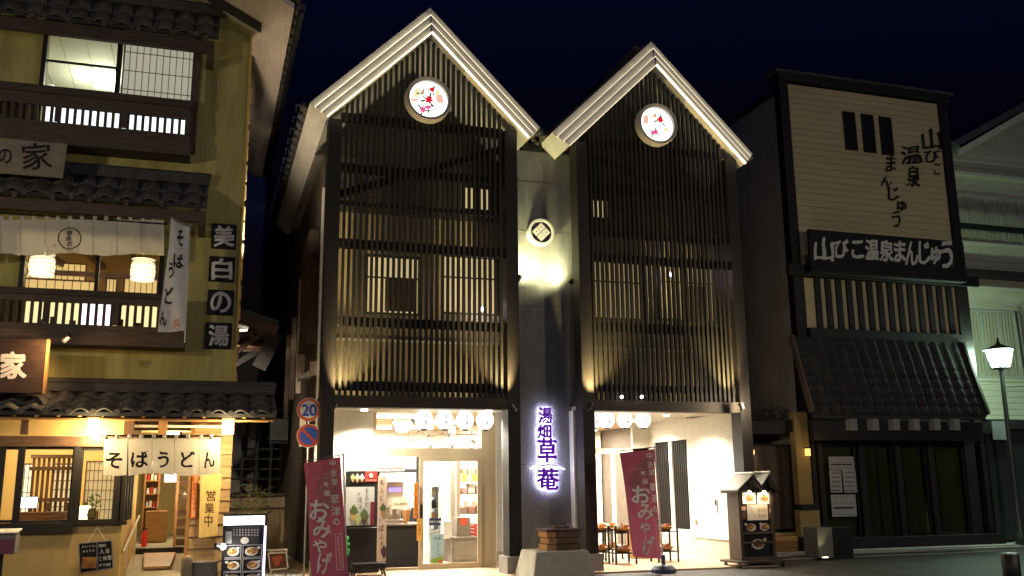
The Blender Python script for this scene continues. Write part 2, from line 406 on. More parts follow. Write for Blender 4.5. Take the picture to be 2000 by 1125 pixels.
# ================================================================== SOUVENIR SHOP (twin gables)
YL, YW, YF = 16.3, 17.8, 15.95
S = thing('souvenir_shop', 'dark slatted three storey souvenir shop with two pointed gables and a glowing white ground floor', 'shop building', (5.95, 17.8, 0))
GAB = [(3.66, 10.48, 1.82, 5.36), (8.31, 10.44, 6.57, 10.09)]      # apex x, apex z, lattice left, lattice right
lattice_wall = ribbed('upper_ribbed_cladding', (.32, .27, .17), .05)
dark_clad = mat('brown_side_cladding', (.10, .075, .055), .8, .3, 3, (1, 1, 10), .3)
def win(px0, py0, px1, py1, Y=YW): return rect(px0, py0, px1, py1, Y)
holesL = [rect(714, 498, 822, 615, YW), rect(862, 498, 975, 615, YW), rect(903, 362, 962, 412, YW), (2.55, 5.95, 0, 2.98)]
holesR = [rect(1158, 505, 1258, 625, YW), rect(1283, 505, 1400, 628, YW), rect(1156, 386, 1192, 428, YW)]
# front wall behind the lattices
upper_shaded = ribbed('upper_shaded_cladding', (.05, .046, .034), .05)  # darker copy of the cladding; shade high on the wall put into colour
wall_cells(1.95, 6.05, 2.95, 6.75, YW, YW+.15, holesL[:2]).build('upper_wall', lattice_wall, S); wall_cells(1.95, 6.05, 6.75, 7.9, YW, YW+.15, holesL[2:3]).build('upper_wall', upper_shaded, S)
wall_cells(6.55, 10.4, 2.95, 6.75, YW, YW+.15, holesR[:2]).build('upper_wall', lattice_wall, S); wall_cells(6.55, 10.4, 6.75, 7.9, YW, YW+.15, holesR[2:]).build('upper_wall', upper_shaded, S)
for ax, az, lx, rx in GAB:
    M().prism([(ax-(az-.66-7.9), 7.9), (ax+(az-.66-7.9), 7.9), (ax, az-.66)], YW+.02, YW+.14).build('gable_wall', upper_shaded, S)
# lit upper windows: glass, frame and lit blinds
blind = emis('lit_cream_blind', (.88, .68, .34), .62)
blind_dim = emis('dim_cream_blind', (.78, .58, .27), .32)
for h, em in [(holesL[0], blind), (holesL[1], blind), (holesL[2], blind), (holesR[0], blind_dim), (holesR[1], blind_dim), (holesR[2], blind)]:
    m = M(); frame(m, h[0], h[1], h[2], h[3], YW+.02, YW+.1, .045); xm = (h[0]+h[1])/2; m.box(xm-.02, xm+.02, YW+.03, YW+.09, h[2]+.045, h[3]-.045)
    if h[3]-h[2] > .7: m.box(h[0]+.045, h[1]-.045, YW+.03, YW+.08, h[2]+(h[3]-h[2])*.62-.012, h[2]+(h[3]-h[2])*.62+.012)
    w = m.build('window', black_paint, S)
    m = M(); n = max(4, int((h[1]-h[0])/.09)); pts = []
    for i in range(n+1): pts.append((h[0]+(h[1]-h[0])*i/n, YW+.16+.02*(i % 2)))
    for i in range(n): m.quad([(pts[i][0], pts[i][1], h[2]), (pts[i+1][0], pts[i+1][1], h[2]), (pts[i+1][0], pts[i+1][1], h[3]), (pts[i][0], pts[i][1], h[3])])
    m.build('blind', em, w)
# dark cupboard shapes standing behind the blinds
x0, x1, z0, z1 = rect(752, 545, 812, 608, 17.77)
M().box(x0, x1, 17.74, 17.79, z0, z1).build('window_board', brown_wood_v, S)
x0, x1, z0, z1 = rect(1345, 560, 1378, 628, 17.77)
M().box(x0, x1, 17.74, 17.79, z0, z1).build('window_board', brown_wood_v, S)
# trims across the recessed wall and the lamp hanging in the passage
z = at(830, 668, YW)[1]
M().box(1.97, 6.0, YW-.05, YW-.003, z-.02, z+.02).build('wall_trim', cream_trim, S)
M().box(6.6, 10.3, YW-.05, YW-.003, z-.02, z+.02).build('wall_trim', cream_trim, S)

M().box(1.90, 2.14, YW-.06, YW-.004, .03, 7.2).build('tile_return', white_wall, S)
# side (left) wall with brown cladding and pale posts drawn for lit window edges
m = M(); m.box(1.97, 2.1, YW+.18, 30, 0, 8.0); m.build('side_wall', dark_clad, S)
M().box(1.78, 1.965, 18.7, 20.3, 4.3, 6.6).build('side_bay', dark_clad, S)
for yy, za, zb in [(20.8, 3.9, 6.2), (21.6, 3.6, 6.2), (23.2, 3.6, 5.6), (24.8, 3.0, 5.4)]:
    M().box(1.86, 1.965, yy, yy+.10, za, zb).build('lit_edge_strip', soffit_m, S)
M().hexa([(1.70, 18.9, 3.62), (1.96, 18.9, 3.68), (1.96, 19.5, 3.68), (1.70, 19.5, 3.62), (1.70, 18.9, 3.66), (1.96, 18.9, 3.86), (1.96, 19.5, 3.86), (1.70, 19.5, 3.66)]).build('vent_hood', white_paint, S)
M().box(1.82, 1.965, 18.2, 18.32, 3.62, 3.88).build('vent_hood', soffit_m, S)
struct_y = 29.0
M().box(10.25, 10.4, YW+.18, 30, 0, 8.0).build('side_wall', dark_clad, S)
# roofs: three stepped cream bands wrapping the eaves, dark slab above
cream_dim = cream_trim
led = emis('warm_led_strip', (1.0, .86, .62), 3.0)
led_low = emis('dim_led_strip', (1.0, .86, .62), 1.6)
OFF = [0, .19, .40, .60]
def chev(ax, az, d, hw):
    """chevron edge at vertical offset d below the top line: left end, apex, right end (ends cut square to the slope)"""
    e = d/2; return [(ax-hw+e, az-hw-e), (ax, az-d), (ax+hw-e, az-hw-e)]
for gi, (ax, az, lx, rx) in enumerate(GAB):
    hw = (2.19, 2.22)[gi]
    rf = M(); a = chev(ax, az, -.005, hw); b = chev(ax, az, -.09, hw+.03)
    rf.prism([a[0], a[1], b[1], b[0]], YF+.7, 27).prism([a[1], a[2], b[2], b[1]], YF+.7, 27)
    roof = rf.build('roof', grey_roof, S)
    m = M(); m.cyl((ax, YF+1.0, az+.12), (ax, 27, az+.12), .11, n=10)
    m.build('ridge', grey_roof, roof)
    for k in range(3):
        y0 = 16.27-.07*k
        a = chev(ax, az, OFF[k], hw); b = chev(ax, az, OFF[k+1]-.003, hw)
        M().prism([a[0], b[0], b[1], a[1]], y0, 24.6).build('fascia_board', cream_trim, S)
        M().prism([a[1], b[1], b[2], a[2]], y0, 24.6).build('fascia_board', cream_trim, S)
        c = chev(ax, az, OFF[k+1]-.010, hw); d = chev(ax, az, OFF[k+1]+.004, hw)
        M().prism([c[0], d[0], d[1], c[1]], y0-.068, y0-.004).build('light_strip', led_low if gi == 1 else led, S)
        M().prism([c[1], d[1], d[2], c[2]], y0-.068, y0-.004).build('light_strip', led, S)
    M().box(ax-.006, ax+.006, 16.118, 16.125, az-.60, az-.42).box(ax-.006, ax+.006, 16.188, 16.195, az-.39, az-.21).build('apex_joint', black_paint, S)
    # eave tiles seen edge-on down the left and right eaves
    for sx in (-1, 1):
        m = M(); m.cyl((0, -.09, 0), (0, .09, 0), .07, n=8); me = m.mesh('eave_tile', grey_roof, True)
        for i in range(20 if sx < 0 and gi == 0 else 6): put('eave_tile', me, roof, (ax+sx*(hw+.08), YF+.6+i*.42, az-hw+.02))
        if gi == 0 and sx < 0:
            g = M()
            for i in range(14):
                y = YF+.8+i*.6; g.bar((ax-hw-.05, y, az-hw+.06), (ax-hw-.2, y, az-hw+.14), .012); g.bar((ax-hw-.2, y, az-hw+.14), (ax-hw-.2, y, az-hw-.0), .012)
            g.build('snow_guard', alu, roof)
# lattices
slat_me = M().box(-.024, .024, 0, .07, 0, 1).mesh('slat', slat_wood)
for gi, (ax, az, lx, rx) in enumerate(GAB):
    zt = lambda x: az-.615-abs(x-ax)
    # corner posts
    pw = .23
    for a, b in ((lx, lx+pw), (rx-pw, rx)):
        zr = min(zt(a), zt(b))
        M().box(a, b, YL-.06, YL+.30, .32, zr).build('post', dark_wood, S)
        M().box(a-.06, b+.06, YL-.14, YL+.40, 0.03, .32).build('plinth', concrete, S)
    n = 30; a, b = lx+pw+.04, rx-pw-.04
    for i in range(n):
        x = a+(b-a)*(i+.5)/n
        put('slat', slat_me, S, (x+random.uniform(-.004, .004), YL+random.uniform(-.004, .004), 3.07), rot=(0, random.uniform(-.0008, .0008), random.uniform(-.05, .05)), scale=(1, 1, zt(x)-3.07))
    zb = {0: [(233, 250), (330, 345), (402, 409), (474, 492), (623, 640), (746, 764)], 1: [(283, 296), (368, 384), (455, 468), (500, 516), (632, 650), (752, 766)]}[gi]
    xm = (830, 1290)[gi]
    for p, q in zb:
        z1, z0 = at(xm, p, YL)[1], at(xm, q, YL)[1]
        M().box(lx+pw, rx-pw, YL+.075, YL+.17, z0, z1).build('cross_beam', dark_wood_h, S)
    br = {0: [((668, 372), (985, 285))], 1: [((1140, 290), (1430, 400))]}[gi]
    for p, q in br:
        P, Q = at(*p, YL), at(*q, YL)
        M().bar((P[0], YL+.24, P[1]), (Q[0], YL+.24, Q[1]), .1, .13).build('brace', dark_wood_h, S)
    # bottom beam and passage floor above the shop front
    M().box(lx+pw, rx-pw, YL-.04, YL+.2, 2.86, 3.06).build('bottom_beam', mat('beam_brown%d' % gi, (.04, .030, .018), .6, .4, 4, (1, 9, 9), .3), S)
    M().box(lx+.02, rx-.02, YL+.32, YW-.01, 2.98, 3.05).build('walkway_floor', dark_wood_h, S)
    M().box(lx+.05, rx-.05, YL+.32, YW-.02, 2.90, 2.975).build('walkway_ceiling', off_white, S)
    for xx, hid in ((lx+pw+.10, 0), (rx-pw-.10, 0)):
        pass

# stucco wall between the gables
SX0, SX1 = 5.45, at(1124, 600, 16.95)[0]
pil = M().box(5.30, SX1, 16.95, 17.2, 0, 8.05); pil.box(SX1, SX1+.10, 16.75, 17.2, 0, 8.05)
pil.build('stucco_wall', stucco, S)
M().box(5.7, 6.1, 16.9, 27, 8.06, 8.2).build('valley_gutter', black_paint, S)
M().box(at(1108, 1028, 16.9)[0], at(1117, 1028, 16.9)[0], 16.92, 16.947, at(1108, 1034, 16.9)[1], at(1108, 1022, 16.9)[1]).build('wall_plate', alu, S)

for zz in (1.9, 3.4, 4.9, 6.4, 7.4): M().box(5.37, SX1-.005, 16.946, 16.949, zz, zz+.012).build('wall_joint', flat('joint_grey%d' % int(zz), (.12, .12, .11)), S)  # thin dark lines at the panel joints
# round stained windows
def round_window(px, py, gi):
    x, z = at(px, py, YL-.08); Y = YL-.08
    t = thing('round_window', ['round glowing window with red and pink flowers in the left gable', 'round glowing window with a red and a pink flower in the right gable'][gi], 'window', (x, Y, z-.46), 'flower windows in the gables')
    m = M(); ro, ri = .435, .365
    m.lathe((x, Y, z), [(ri, .0), (ri, -.10), (ro-.02, -.12), (ro, -.10), (ro, .07), (ri, .07)], 40, axis='y'); 
    # open ring: drop the end caps
    m.f = [f for f in m.f if len(f) == 4]; m.m = [0]*len(m.f)
    m.build('ring', flat('ring_grey%d' % gi, (.26, .24, .22), .6), t, smooth=False)
    M().lathe((x, Y, z), [(ri-.005, -.02), (ri-.005, .04)], 40, axis='y').build('lit_disc', emis('window_glow', (1, .97, .86), 3.2), t)
    pale1 = emis('pale_yellow_pane', (.95, .85, .45), .95); pale2 = emis('pale_pink_pane', (.95, .55, .42), .9)
    y = Y-.026
    m = M()
    if gi == 0:
        m.quad([(x-.29, y, z+.02), (x-.17, y, z+.02), (x-.17, y, z+.22), (x-.26, y, z+.20)]); m.quad([(x+.14, y, z+.24), (x+.22, y, z+.2), (x+.22, y, z+.0), (x+.14, y, z+.0)])
    else: m.quad([(x+.15, y, z-.12), (x+.26, y, z-.12), (x+.28, y, z-.03), (x+.15, y, z-.03)])
    m.build('pane', pale1, t)
    m = M()
    if gi == 0: m.quad([(x-.33, y, z-.06), (x-.2, y, z-.06), (x-.2, y, z+.0), (x-.34, y, z+.0)]); m.quad([(x+.16, y-.001, z-.04), (x+.30, y-.001, z-.04), (x+.27, y-.001, z+.14), (x+.16, y-.001, z+.12)])
    else: m.quad([(x-.3, y, z+.0), (x-.17, y, z+.0), (x-.17, y, z+.2), (x-.28, y, z+.16)])
    m.build('pane', pale2, t)
    red = emis('red_petal', (.85, .01, .03), .8); pink = emis('pink_petal', (.9, .12, .35), .85); green = emis('green_leaf', (.05, .20, .05), .4); tan = emis('tan_petal', (.7, .5, .25), .8)
    fl = [(.07, .21, .055, red), (.01, .0, .075, red), (0, -.15, .05, pink), (-.10, -.21, .065, pink), (-.12, .12, .05, tan)] if gi == 0 else [(.09, .12, .07, red), (-.02, -.16, .055, pink), (-.09, -.17, .05, pink), (-.03, .19, .045, tan)]
    lv = M()
    for a, b_, r, mt in fl:
        m = M(); k0 = random.random()*2
        for k in range(6):
            th = k0+k*math.pi/3; m.disc(x+a+r*.55*math.cos(th), y-.006-.0007*k, z+b_+r*.55*math.sin(th), r*.62, r*.34, 9, rot=th)
        m.build('flower', mt, t)
        for k in range(3):
            th = k0+2*k+.5; lv.disc(x+a+r*1.5*math.cos(th), y-.003-.0005*k, z+b_+r*1.5*math.sin(th)-.01, r*.8, r*.3, 8, rot=th)
    for i in range(len(fl)-1): lv.bar((x+fl[i][0], y-.002, z+fl[i][1]), (x+fl[i+1][0], y-.002, z+fl[i+1][1]), .008)
    lv.build('leaves', green, t)
round_window(836, 196, 0); round_window(1281, 245, 1)

# crest disc
x, z = at(1056, 454, 16.84)
t = thing('crest_disc', 'round white crest disc with four dark framed diamonds on the grey stucco wall', 'crest', (x, 16.84, z-.25))
m = M(); m.lathe((x, 16.84, z), [(.215, -.02), (.215, -.05), (.265, -.05), (.265, .1), (.215, .1)], 40, axis='y'); m.f = [f for f in m.f if len(f) == 4]; m.m = [0]*len(m.f); m.build('ring', white_paint, t)
M().lathe((x, 16.84, z), [(.22, -.01), (.22, .09)], 40, axis='y').build('disc', flat('crest_dark', (.03, .02, .05)), t)
m = M(); d = .098; s = .088
for a, b_ in ((0, d), (0, -d), (d, 0), (-d, 0)): m.prism([(x+a, z+b_-s), (x+a+s, z+b_), (x+a, z+b_+s), (x+a-s, z+b_)], 16.80, 16.83)
m.build('diamond', white_paint, t)
m = M()
for a, b_ in ((0, d), (0, -d), (d, 0), (-d, 0)): m.disc(x+a, 16.797, z+b_, .012, n=10)
m.build('dot', ink, t)

# spotlights on the lattice frames
def spot_lamp(name, label, loc, aim, power, col=(1, .86, .55), spot=80, glow=None, group=None, size=.03, blend=.8):
    t = thing(name, label, 'spotlight', loc, group)
    L = Vector(loc); d = (Vector(aim)-L).normalized()
    m = M(); m.cyl(L-d*.10, L+d*.02, .035, .055, n=12); m.build('lamp_body', black_paint, t)
    m = M(); m.cyl(L-d*.10, L-d*.10+Vector((0, .1, -.02)), .012, n=6); m.build('bracket', black_paint, t)
    m = M(); m.cyl(L+d*.004, L+d*.022, .044, n=12); m.build('lens', glow or emis('warm_lens', col, 6), t)
    light('SPOT', L+d*.05, power, col, t, size=size, aim=aim, spot=spot, blend=blend)
    return t
warm = (1, .74, .36)
for (px, aimx, lab) in [(652, 2.6, 'spotlight at the bottom left corner of the left slatted gable'), (1006, 4.6, 'spotlight at the bottom right corner of the left slatted gable'),
                        (1152, 7.3, 'spotlight at the bottom left corner of the right slatted gable'), (1446, 9.4, 'spotlight with bright bulb at the bottom right corner of the right slatted gable')]:
    x, z = at(px, 790, YL-.3)
    g = emis('violet_white_bulb', (1, .8, 1), 14) if px == 1446 else None
    if px == 1446: light('POINT', (x+.1, YL-.5, z), 90, (1, .80, .55), S, .05)
    spot_lamp('spotlight', lab, (x, YL-.32, z), (aimx, YL+.35, 4.9), 1100, (1, .76, .34), 60, glow=g, group='spotlights below the slatted gables', blend=1)
# warm light inside the walkway, washing the wall and the backs of the slats
for gi, (ax, az, lx, rx) in enumerate(GAB):
    for k, xx in enumerate((lx+.42, rx-.42)):
        t = thing('walkway_lamp', ['floor uplight behind the slats, left end of the left gable', 'floor uplight behind the slats, right end of the left gable', 'floor uplight behind the slats, left end of the right gable', 'floor uplight behind the slats, right end of the right gable'][gi*2+k], 'lamp', (xx, YL+.75, 3.06), 'uplights behind the slats')
        M().cyl((xx, YL+.75, 3.052), (xx, YL+.75, 3.12), .06, n=12).build('lamp_body', black_paint, t)
        M().cyl((xx, YL+.75, 3.121), (xx, YL+.75, 3.128), .05, n=12).build('lens', emis('warm_lens', (1, .8, .45), 5), t)
        light('SPOT', (xx, YL+.75, 3.15), 62 if gi == 0 else 42, warm, t, .05, aim=(xx+(.5 if k == 0 else -.5), YW+.1, 3.9), spot=95, blend=1)
for px, py, gi in [(940, 604, 0), (1311, 536, 1)]:
    x, z = at(px, py, YW-.12)
    t = thing('bulb', ['small violet-white bulb low behind the slats of the left gable', 'small white bulb high behind the slats of the right gable'][gi], 'lamp', (x, YW-.12, z), 'bulbs behind the slats')
    M().ball((x, YW-.12, z), .045).build('glass_bulb', emis('violet_bulb', (1, .85, 1), 18), t, True)
    M().cyl((x, YW-.12, z), (x, YW-.003, z), .012, n=6).build('bracket', black_paint, t)
    light('POINT', (x, YW-.2, z), 9, (1, .85, .95), t, .04)
for px in (1206, 1245):
    x, z = at(px, 777, YL+.1)
    t = thing('bulb', 'left of the two tiny bulbs along the bottom beam of the right gable' if px == 1206 else 'right of the two tiny bulbs along the bottom beam of the right gable', 'lamp', (x, YL-.07, z), 'tiny bulbs on the bottom beam')
    M().ball((x, YL-.09, z), .030, n=8, k=6).build('glass_bulb', emis('violet_bulb_small', (1, .85, 1), 16), t, True)
    M().cyl((x, YL-.09, z), (x, YL-.045, z), .008, n=6).build('bracket', black_paint, t)
# crest spots
x, z = at(1015, 541, 16.6)
cx, cz = at(1040, 490, 16.9)
spot_lamp('spotlight', 'small black spotlight on the left lattice post aimed at the crest', (x, 16.62, z), (cx-.05, 16.95, cz+.0), 230, (1, .93, .48), 150, blend=1, size=.10)
x, z = at(1116, 549, 16.6)
spot_lamp('spotlight', 'small black spotlight right of the crest on the edge of the stucco wall', (x, 16.62, z), (x-.55, 16.95, z+.5), 120, (1, .93, .50), 150, blend=1, size=.10)

# halo-lit sign
violet = emis('violet_sign_face', (.14, .0, .46), .5)
halo = emis('halo_led', (.66, .66, 1.0), 60)
t = thing('halo_sign', 'violet brush-lettered sign with a white glow around it on the grey wall', 'sign', (at(1062, 960, 16.9)[0], 16.9, 1.5))
big = [('湯', 1062, 812, 26, 30), ('畑', 1060, 843, 26, 26), ('草', 1066, 880, 36, 46), ('菴', 1067, 936, 42, 42)]
bold(big, plane_surf(16.95), violet, t, d=.9, off=.010, brush=.02, depth=.015, lift=.07)
letters([(c, x_, y_, w_*.97, h_*.97) for c, x_, y_, w_, h_ in big], plane_surf(16.95), halo, t, name='glow_tube', off=.01, brush=.0, lift=.055)
for (pts, nm, mt, l) in [([(1032, 916), (1050, 909), (1066, 907), (1082, 909), (1102, 917), (1082, 911), (1066, 909.5), (1050, 911.5)], 'swoosh', violet, .07), ]:
    m = M(); P = [at(*p, 16.95) for p in pts]; m.prism([P[i] for i in range(len(P))][::-1], 16.95-.1, 16.95-l); m.build(nm, mt, t)
    m = M(); q = [at(px, py, 16.95) for i, (px, py) in enumerate(pts)]; m.prism(q[::-1], 16.95-.062, 16.95-.056); m.build('glow_tube', halo, t)
letters([(c, 1050+i*4.2, 972, 3.4, 5) for i, c in enumerate('SOUAN')], plane_surf(16.95), emis('violet_small', (.2, .1, .5), .5), t, name='small_lettering', off=0, brush=0, lift=.03)

# ------------------------------------------------------------------ left shop front
m = M(); m.box(2.0, 11.2, 17.96, 25, 0.031, .04); m.build('interior_floor', mat('interior_floor', (.62, .52, .40), .3, .05, 2), S)
lit_white = mat('interior_white', (.80, .74, .62), .7, .03, 2)
m = M(); m.box(2.0, 10.2, 24.0, 24.1, 0.04, 2.95); m.box(2.12, 2.2, 17.96, 24, .04, 2.95); m.box(6.05, 6.12, 17.96, 24, .04, 2.95); m.build('interior_wall', lit_white, S)
m = M(); m.box(2.0, 6.05, 17.96, 24.0, 2.96, 3.0); m.box(6.1, 10.2, 20.65, 24.0, 2.96, 3.0); m.build('interior_ceiling', flat('tan_ceiling', (.50, .34, .20)), S)
# white ribbed side panels and frame
xa = lambda px, py=950: at(px, py, YW)[0]
za = lambda py, px=830: at(px, py, YW)[1]
X0, X1, X2, X3, X4 = xa(655), xa(727), xa(940), xa(968), xa(994)
zt, zm, zd = 2.95, za(875), za(892)
m = M(); m.box(X0-.2, X1, YW, YW+.12, za(880), zt); m.build('tile_panel', white_wall, S)
m = M(); m.box(X3, X4+.3, YW-.05, YW+.12, .31, zt); m.build('tile_panel', white_wall, S)
m = M(); m.box(X3, X4+.3, YW-.09, YW+.12, 0.03, .305); m.build('wall_base', concrete_l, S)
m = M(); m.box(X0-.2, X1, YW, YW+.12, .03, za(880)-.004); m.build('lower_panel', off_white, S)
m = M(); m.box(X2, X3, YW-.02, YW+.16, 0.03, zt); m.build('pillar', bronze, S)
m = M(); m.box(X1, X1+.06, YW, YW+.14, .03, zt); m.box(X1+.06, X2, YW, YW+.14, zd, zm-.0); m.box(X1+.06, X2, YW+.02, YW+.14, .03, .07); m.build('shopfront_frame', bronze, S)
M().box(X1+.06, X2, YW+.06, YW+.068, zm, zt).build('transom_glass', glass, S)
xd0, xd1 = xa(818), xa(940)
t = thing('sliding_door', 'bronze framed glass sliding door standing half open in the left shop front', 'door', ((xd0+xd1)/2, YW-.02, .04))
m = M(); frame(m, xd0, xd1, .045, zd-.003, YW-.04, YW-.003, .085); m.build('door_frame', bronze, t)
M().box(xd0+.085, xd1-.085, YW-.025, YW-.019, .13, zd-.09).build('pane', glass, t)
m = M(); m.box(xd0+.02, xd0+.06, YW-.06, YW-.04, .95, 1.2); m.build('handle', black_paint, t)
# interior lights
def ceil_panel(x, y, z, w, d, power, col=(1, .94, .84), lab=''):
    t = thing('ceiling_light', lab, 'ceiling light', (x, y, z), 'ceiling lights inside the shop')
    M().box(x-w/2, x+w/2, y-d/2, y+d/2, z-.04, z).build('diffuser', emis('ceiling_glow', col, 6), t)
    light('AREA', (x, y, z-.06), power*1.05, col, t, size=w, sizey=d, aim=(x, y, 0))
ceil_panel(3.6, 19.0, 2.93, 1.2, .3, 330, lab='ceiling light strip nearest the left shop door')
ceil_panel(4.6, 20.6, 2.93, 1.4, .3, 430, lab='ceiling light strip over the middle of the left shop')
ceil_panel(4.4, 22.6, 2.93, 1.6, .3, 380, lab='ceiling light strip at the back of the left shop')
ceil_panel(7.6, 21.8, 2.93, 1.4, .4, 520, lab='ceiling light strip inside the right shop')
ceil_panel(8.9, 23.0, 2.93, 1.4, .4, 380, lab='ceiling light strip at the back of the right shop')
# recess downlights
for i, (x, y, p) in enumerate([(2.7, 17.15, 48), (5.0, 17.0, 60), (8.9, 17.5, 70), (9.2, 19.6, 60), (7.4, 18.6, 60)]):
    t = thing('downlight', ['small round downlight over the left end of the left shop front', 'small round downlight over the right end of the left shop front', 'small round downlight near the front of the right porch', 'small round downlight deep in the right porch', 'small round downlight over the left side of the right porch'][i], 'downlight', (x, y, 2.88), 'downlights under the walkway')
    zc = 2.9 if y < YW else 2.94
    M().cyl((x, y, zc-.03), (x, y, zc-.003), .06, n=14).build('lens', emis('downlight_glow', (1, .88, .62), 12), t)
    light('SPOT', (x, y, zc-.05), p*10.5, (1, .90, .74), t, .05, aim=(x+.2, y+.1, 0), spot=140, blend=.7)
# lanterns of the left shop
lan = emis('lantern_paper', (1, .97, .90), 1.5)
for i, px in enumerate((828, 868, 908, 947)):
    o = lantern_paper('paper_lantern', f'glowing white paper lantern, {["leftmost", "second from left", "third from left", "rightmost"][i]} of the row over the left shop door', px, 819.5+.4*i, 17.15, .165, .185, lan, 'white lanterns over the left shop door')
    c = at(px, 819, 17.15); light('POINT', (c[0], 17.15, c[1]-.34), 4, (1, .92, .75), o, .1)
# black ice cream counter, posters, machines
t = thing('serving_counter', 'black fronted ice cream counter left of the shop door', 'counter', (3.1, 17.9, .03))
x0, x1 = xa(672), xa(736)
m = M(); m.box(x0, x1, 17.45, 17.78, .04, za(1030, 700)); m.build('front_panel', soft_black, t)
x2_, x3_, = at(736, 1030, 18.3)[0], at(820, 1030, 18.3)[0]
m = M(); m.box(x2_, x3_, 18.3, 18.8, .04, at(780, 1026, 18.3)[1]); m.build('front_panel', soft_black, t)
m = M(); m.box(x2_, x3_, 18.26, 18.85, at(780, 1026, 18.3)[1], at(780, 1022, 18.3)[1]); m.build('worktop', steel, t)
t = thing('menu_board', 'black menu board with three ice cream cones and a soft cream poster', 'menu board', (3.1, 17.42, 1.0))
a = rect(674, 920, 737, 1030, 17.44); m = M(); m.box(a[0], a[1], 17.42, 17.445, a[2], a[3]); m.build('board', soft_black, t)
a = rect(675, 951, 731, 1026, 17.41); M().box(a[0], a[1], 17.412, 17.418, a[2], a[3]).build('poster', flat('poster_paper', (.55, .56, .52)), t)
a = rect(713, 921, 737, 941, 17.41); M().box(a[0], a[1], 17.412, 17.418, a[2], a[3]).build('red_label', red_ink, t)
a = rect(723, 980, 731, 1026, 17.405); M().box(a[0], a[1], 17.406, 17.411, a[2], a[3]).build('red_label', flat('burgundy_print', (.16, .015, .03)), t)
sf = plane_surf(17.405)
g1, g2, g3 = flat('matcha_print', (.10, .14, .05)), flat('pale_green_print', (.40, .45, .22)), flat('dark_cone_print', (.08, .04, .04))
def cone_pic(px, py, s, top, base, lab='cone_picture', Y=17.40, par=None):
    m = M(); P = lambda u, v: at(px+u*s, py+v*s, Y)
    pts = [P(-.5, .1), P(.5, .1), P(.12, 1.0), P(-.12, 1.0)]
    m.prism([pts[3], pts[2], pts[1], pts[0]], Y-.004, Y-.001, 1)
    for k, (w, v) in enumerate([(.55, .05), (.5, -.2), (.38, -.45), (.22, -.68), (.1, -.9)]):
        c = P(0.04*(-1)**k, v); r = abs(P(w, 0)[0]-P(0, 0)[0]); m.disc(c[0], Y-.005-.0008*k, c[1], r, r*.5, 14, 0)
    m.build(lab, [top, base], par)
cn = flat('cone_print', (.50, .30, .10))
for px, mt in ((689, g2), (698, flat('mixed_print', (.6, .62, .42))), (707, flat('milk_print', (.75, .76, .72)))): cone_pic(px, 933, 9 if px == 698 else 8.5, mt, cn, par=t)
cone_pic(691, 1000, 16, g1, cn, par=t); cone_pic(699, 1013, 13, g2, g2, par=t); cone_pic(711, 1008, 17, g1, g3, par=t)
letters([('そ', 716, 959, 8, 9), ('ふ', 716, 972, 9, 9), ('と', 717, 985, 8, 8), ('ぱ', 703, 976, 9, 10), ('ふ', 704, 990, 8, 8), ('抹', 701, 965, 5, 5)], sf, flat('brown_print', (.10, .04, .03)), t, off=.005)
letters([('●', 725, 929, 7, 9, 20)], plane_surf(17.408), white_ink, t, name='bean_emblem', off=0, brush=0)
letters(line_text('中吉堂本舗', 717, 938, 733, 938, 2.6, 2.6), plane_surf(17.408), white_ink, t, off=0, brush=0)
t = thing('tall_banner', 'narrow cream banner reading soft cream, beside the menu board', 'banner', (3.5, 17.35, .4))
a = rect(737, 930, 755, 1097, 17.36); M().box(a[0], a[1], 17.355, 17.362, a[2], a[3]).build('panel', flat('cream_print', (.72, .56, .42)), t)
letters([('そ', 745, 942, 9, 10), ('ふ', 745, 958, 9, 9), ('と', 745, 973, 8, 8), ('抹', 743, 1017, 5, 6), ('ぱ', 745, 1031, 10, 13), ('ふ', 745, 1048, 9, 10), ('え', 746, 1062, 8, 9)], plane_surf(17.352), flat('brown_print2', (.12, .05, .03)), t, off=.01)
cone_pic(748, 994, 12, g1, cn, par=t, Y=17.350); cone_pic(750, 1077, 13, g3, g3, par=t, Y=17.350)
# soft-serve machine, plate, little cone on the counter
t = thing('soft_serve_machine', 'steel ice cream machine on the black counter', 'machine', (at(765, 1000, 18.6)[0], 18.6, 1.0))
a = rect(752, 940, 786, 1021, 18.65); m = M(); m.box(a[0], a[1], 18.55, 19.0, a[2]+.28, a[3]); m.box(a[0], a[1], 18.8, 19.0, a[2], a[2]+.28); m.box(a[0]-.02, a[1]+.02, 18.5, 19.0, a[2], a[2]+.06); m.build('body', steel, t, bevel=.01)
m = M(); m.box(a[0]+.05, a[1]-.05, 18.54, 18.55, a[3]-.2, a[3]-.12); m.build('display', emis('violet_display', (.4, .3, 1), 1.2), t)
for k in range(2): M().cyl((a[0]+.1+.14*k, 18.5, a[2]+.16), (a[0]+.1+.14*k, 18.5, a[2]+.34), .02, n=8).build('nozzle', steel, t)
t = thing('price_card', 'cream price card propped on the counter', 'card', (at(783, 992, 18.25)[0], 18.27, 1.1))
a = rect(766, 972, 797, 994, 18.27); M().box(a[0], a[1], 18.265, 18.27, a[2], a[3]).build('card', flat('card_paper', (.62, .60, .45)), t)
letters(line_text('そふと350円', 770, 984, 793, 984, 3.4, 4.5), plane_surf(18.26), ink, t, off=0, brush=0)
t = thing('cone_model', 'large model ice cream cone with white top on the counter', 'cone', (at(794, 1020, 18.3)[0], 18.35, at(794, 1022, 18.3)[1]))
c = wl(t); M().lathe((c.x, c.y, c.z), [(.035, 0), (.05, .02), (.085, .22), (.1, .24)], 16).build('cone', honey_wood_v, t, True)
M().lathe((c.x, c.y, c.z+.24), [(.1, 0), (.105, .03), (.085, .07), (.05, .11), (.01, .15)], 16).build('ice_cream', white_paint, t, True)
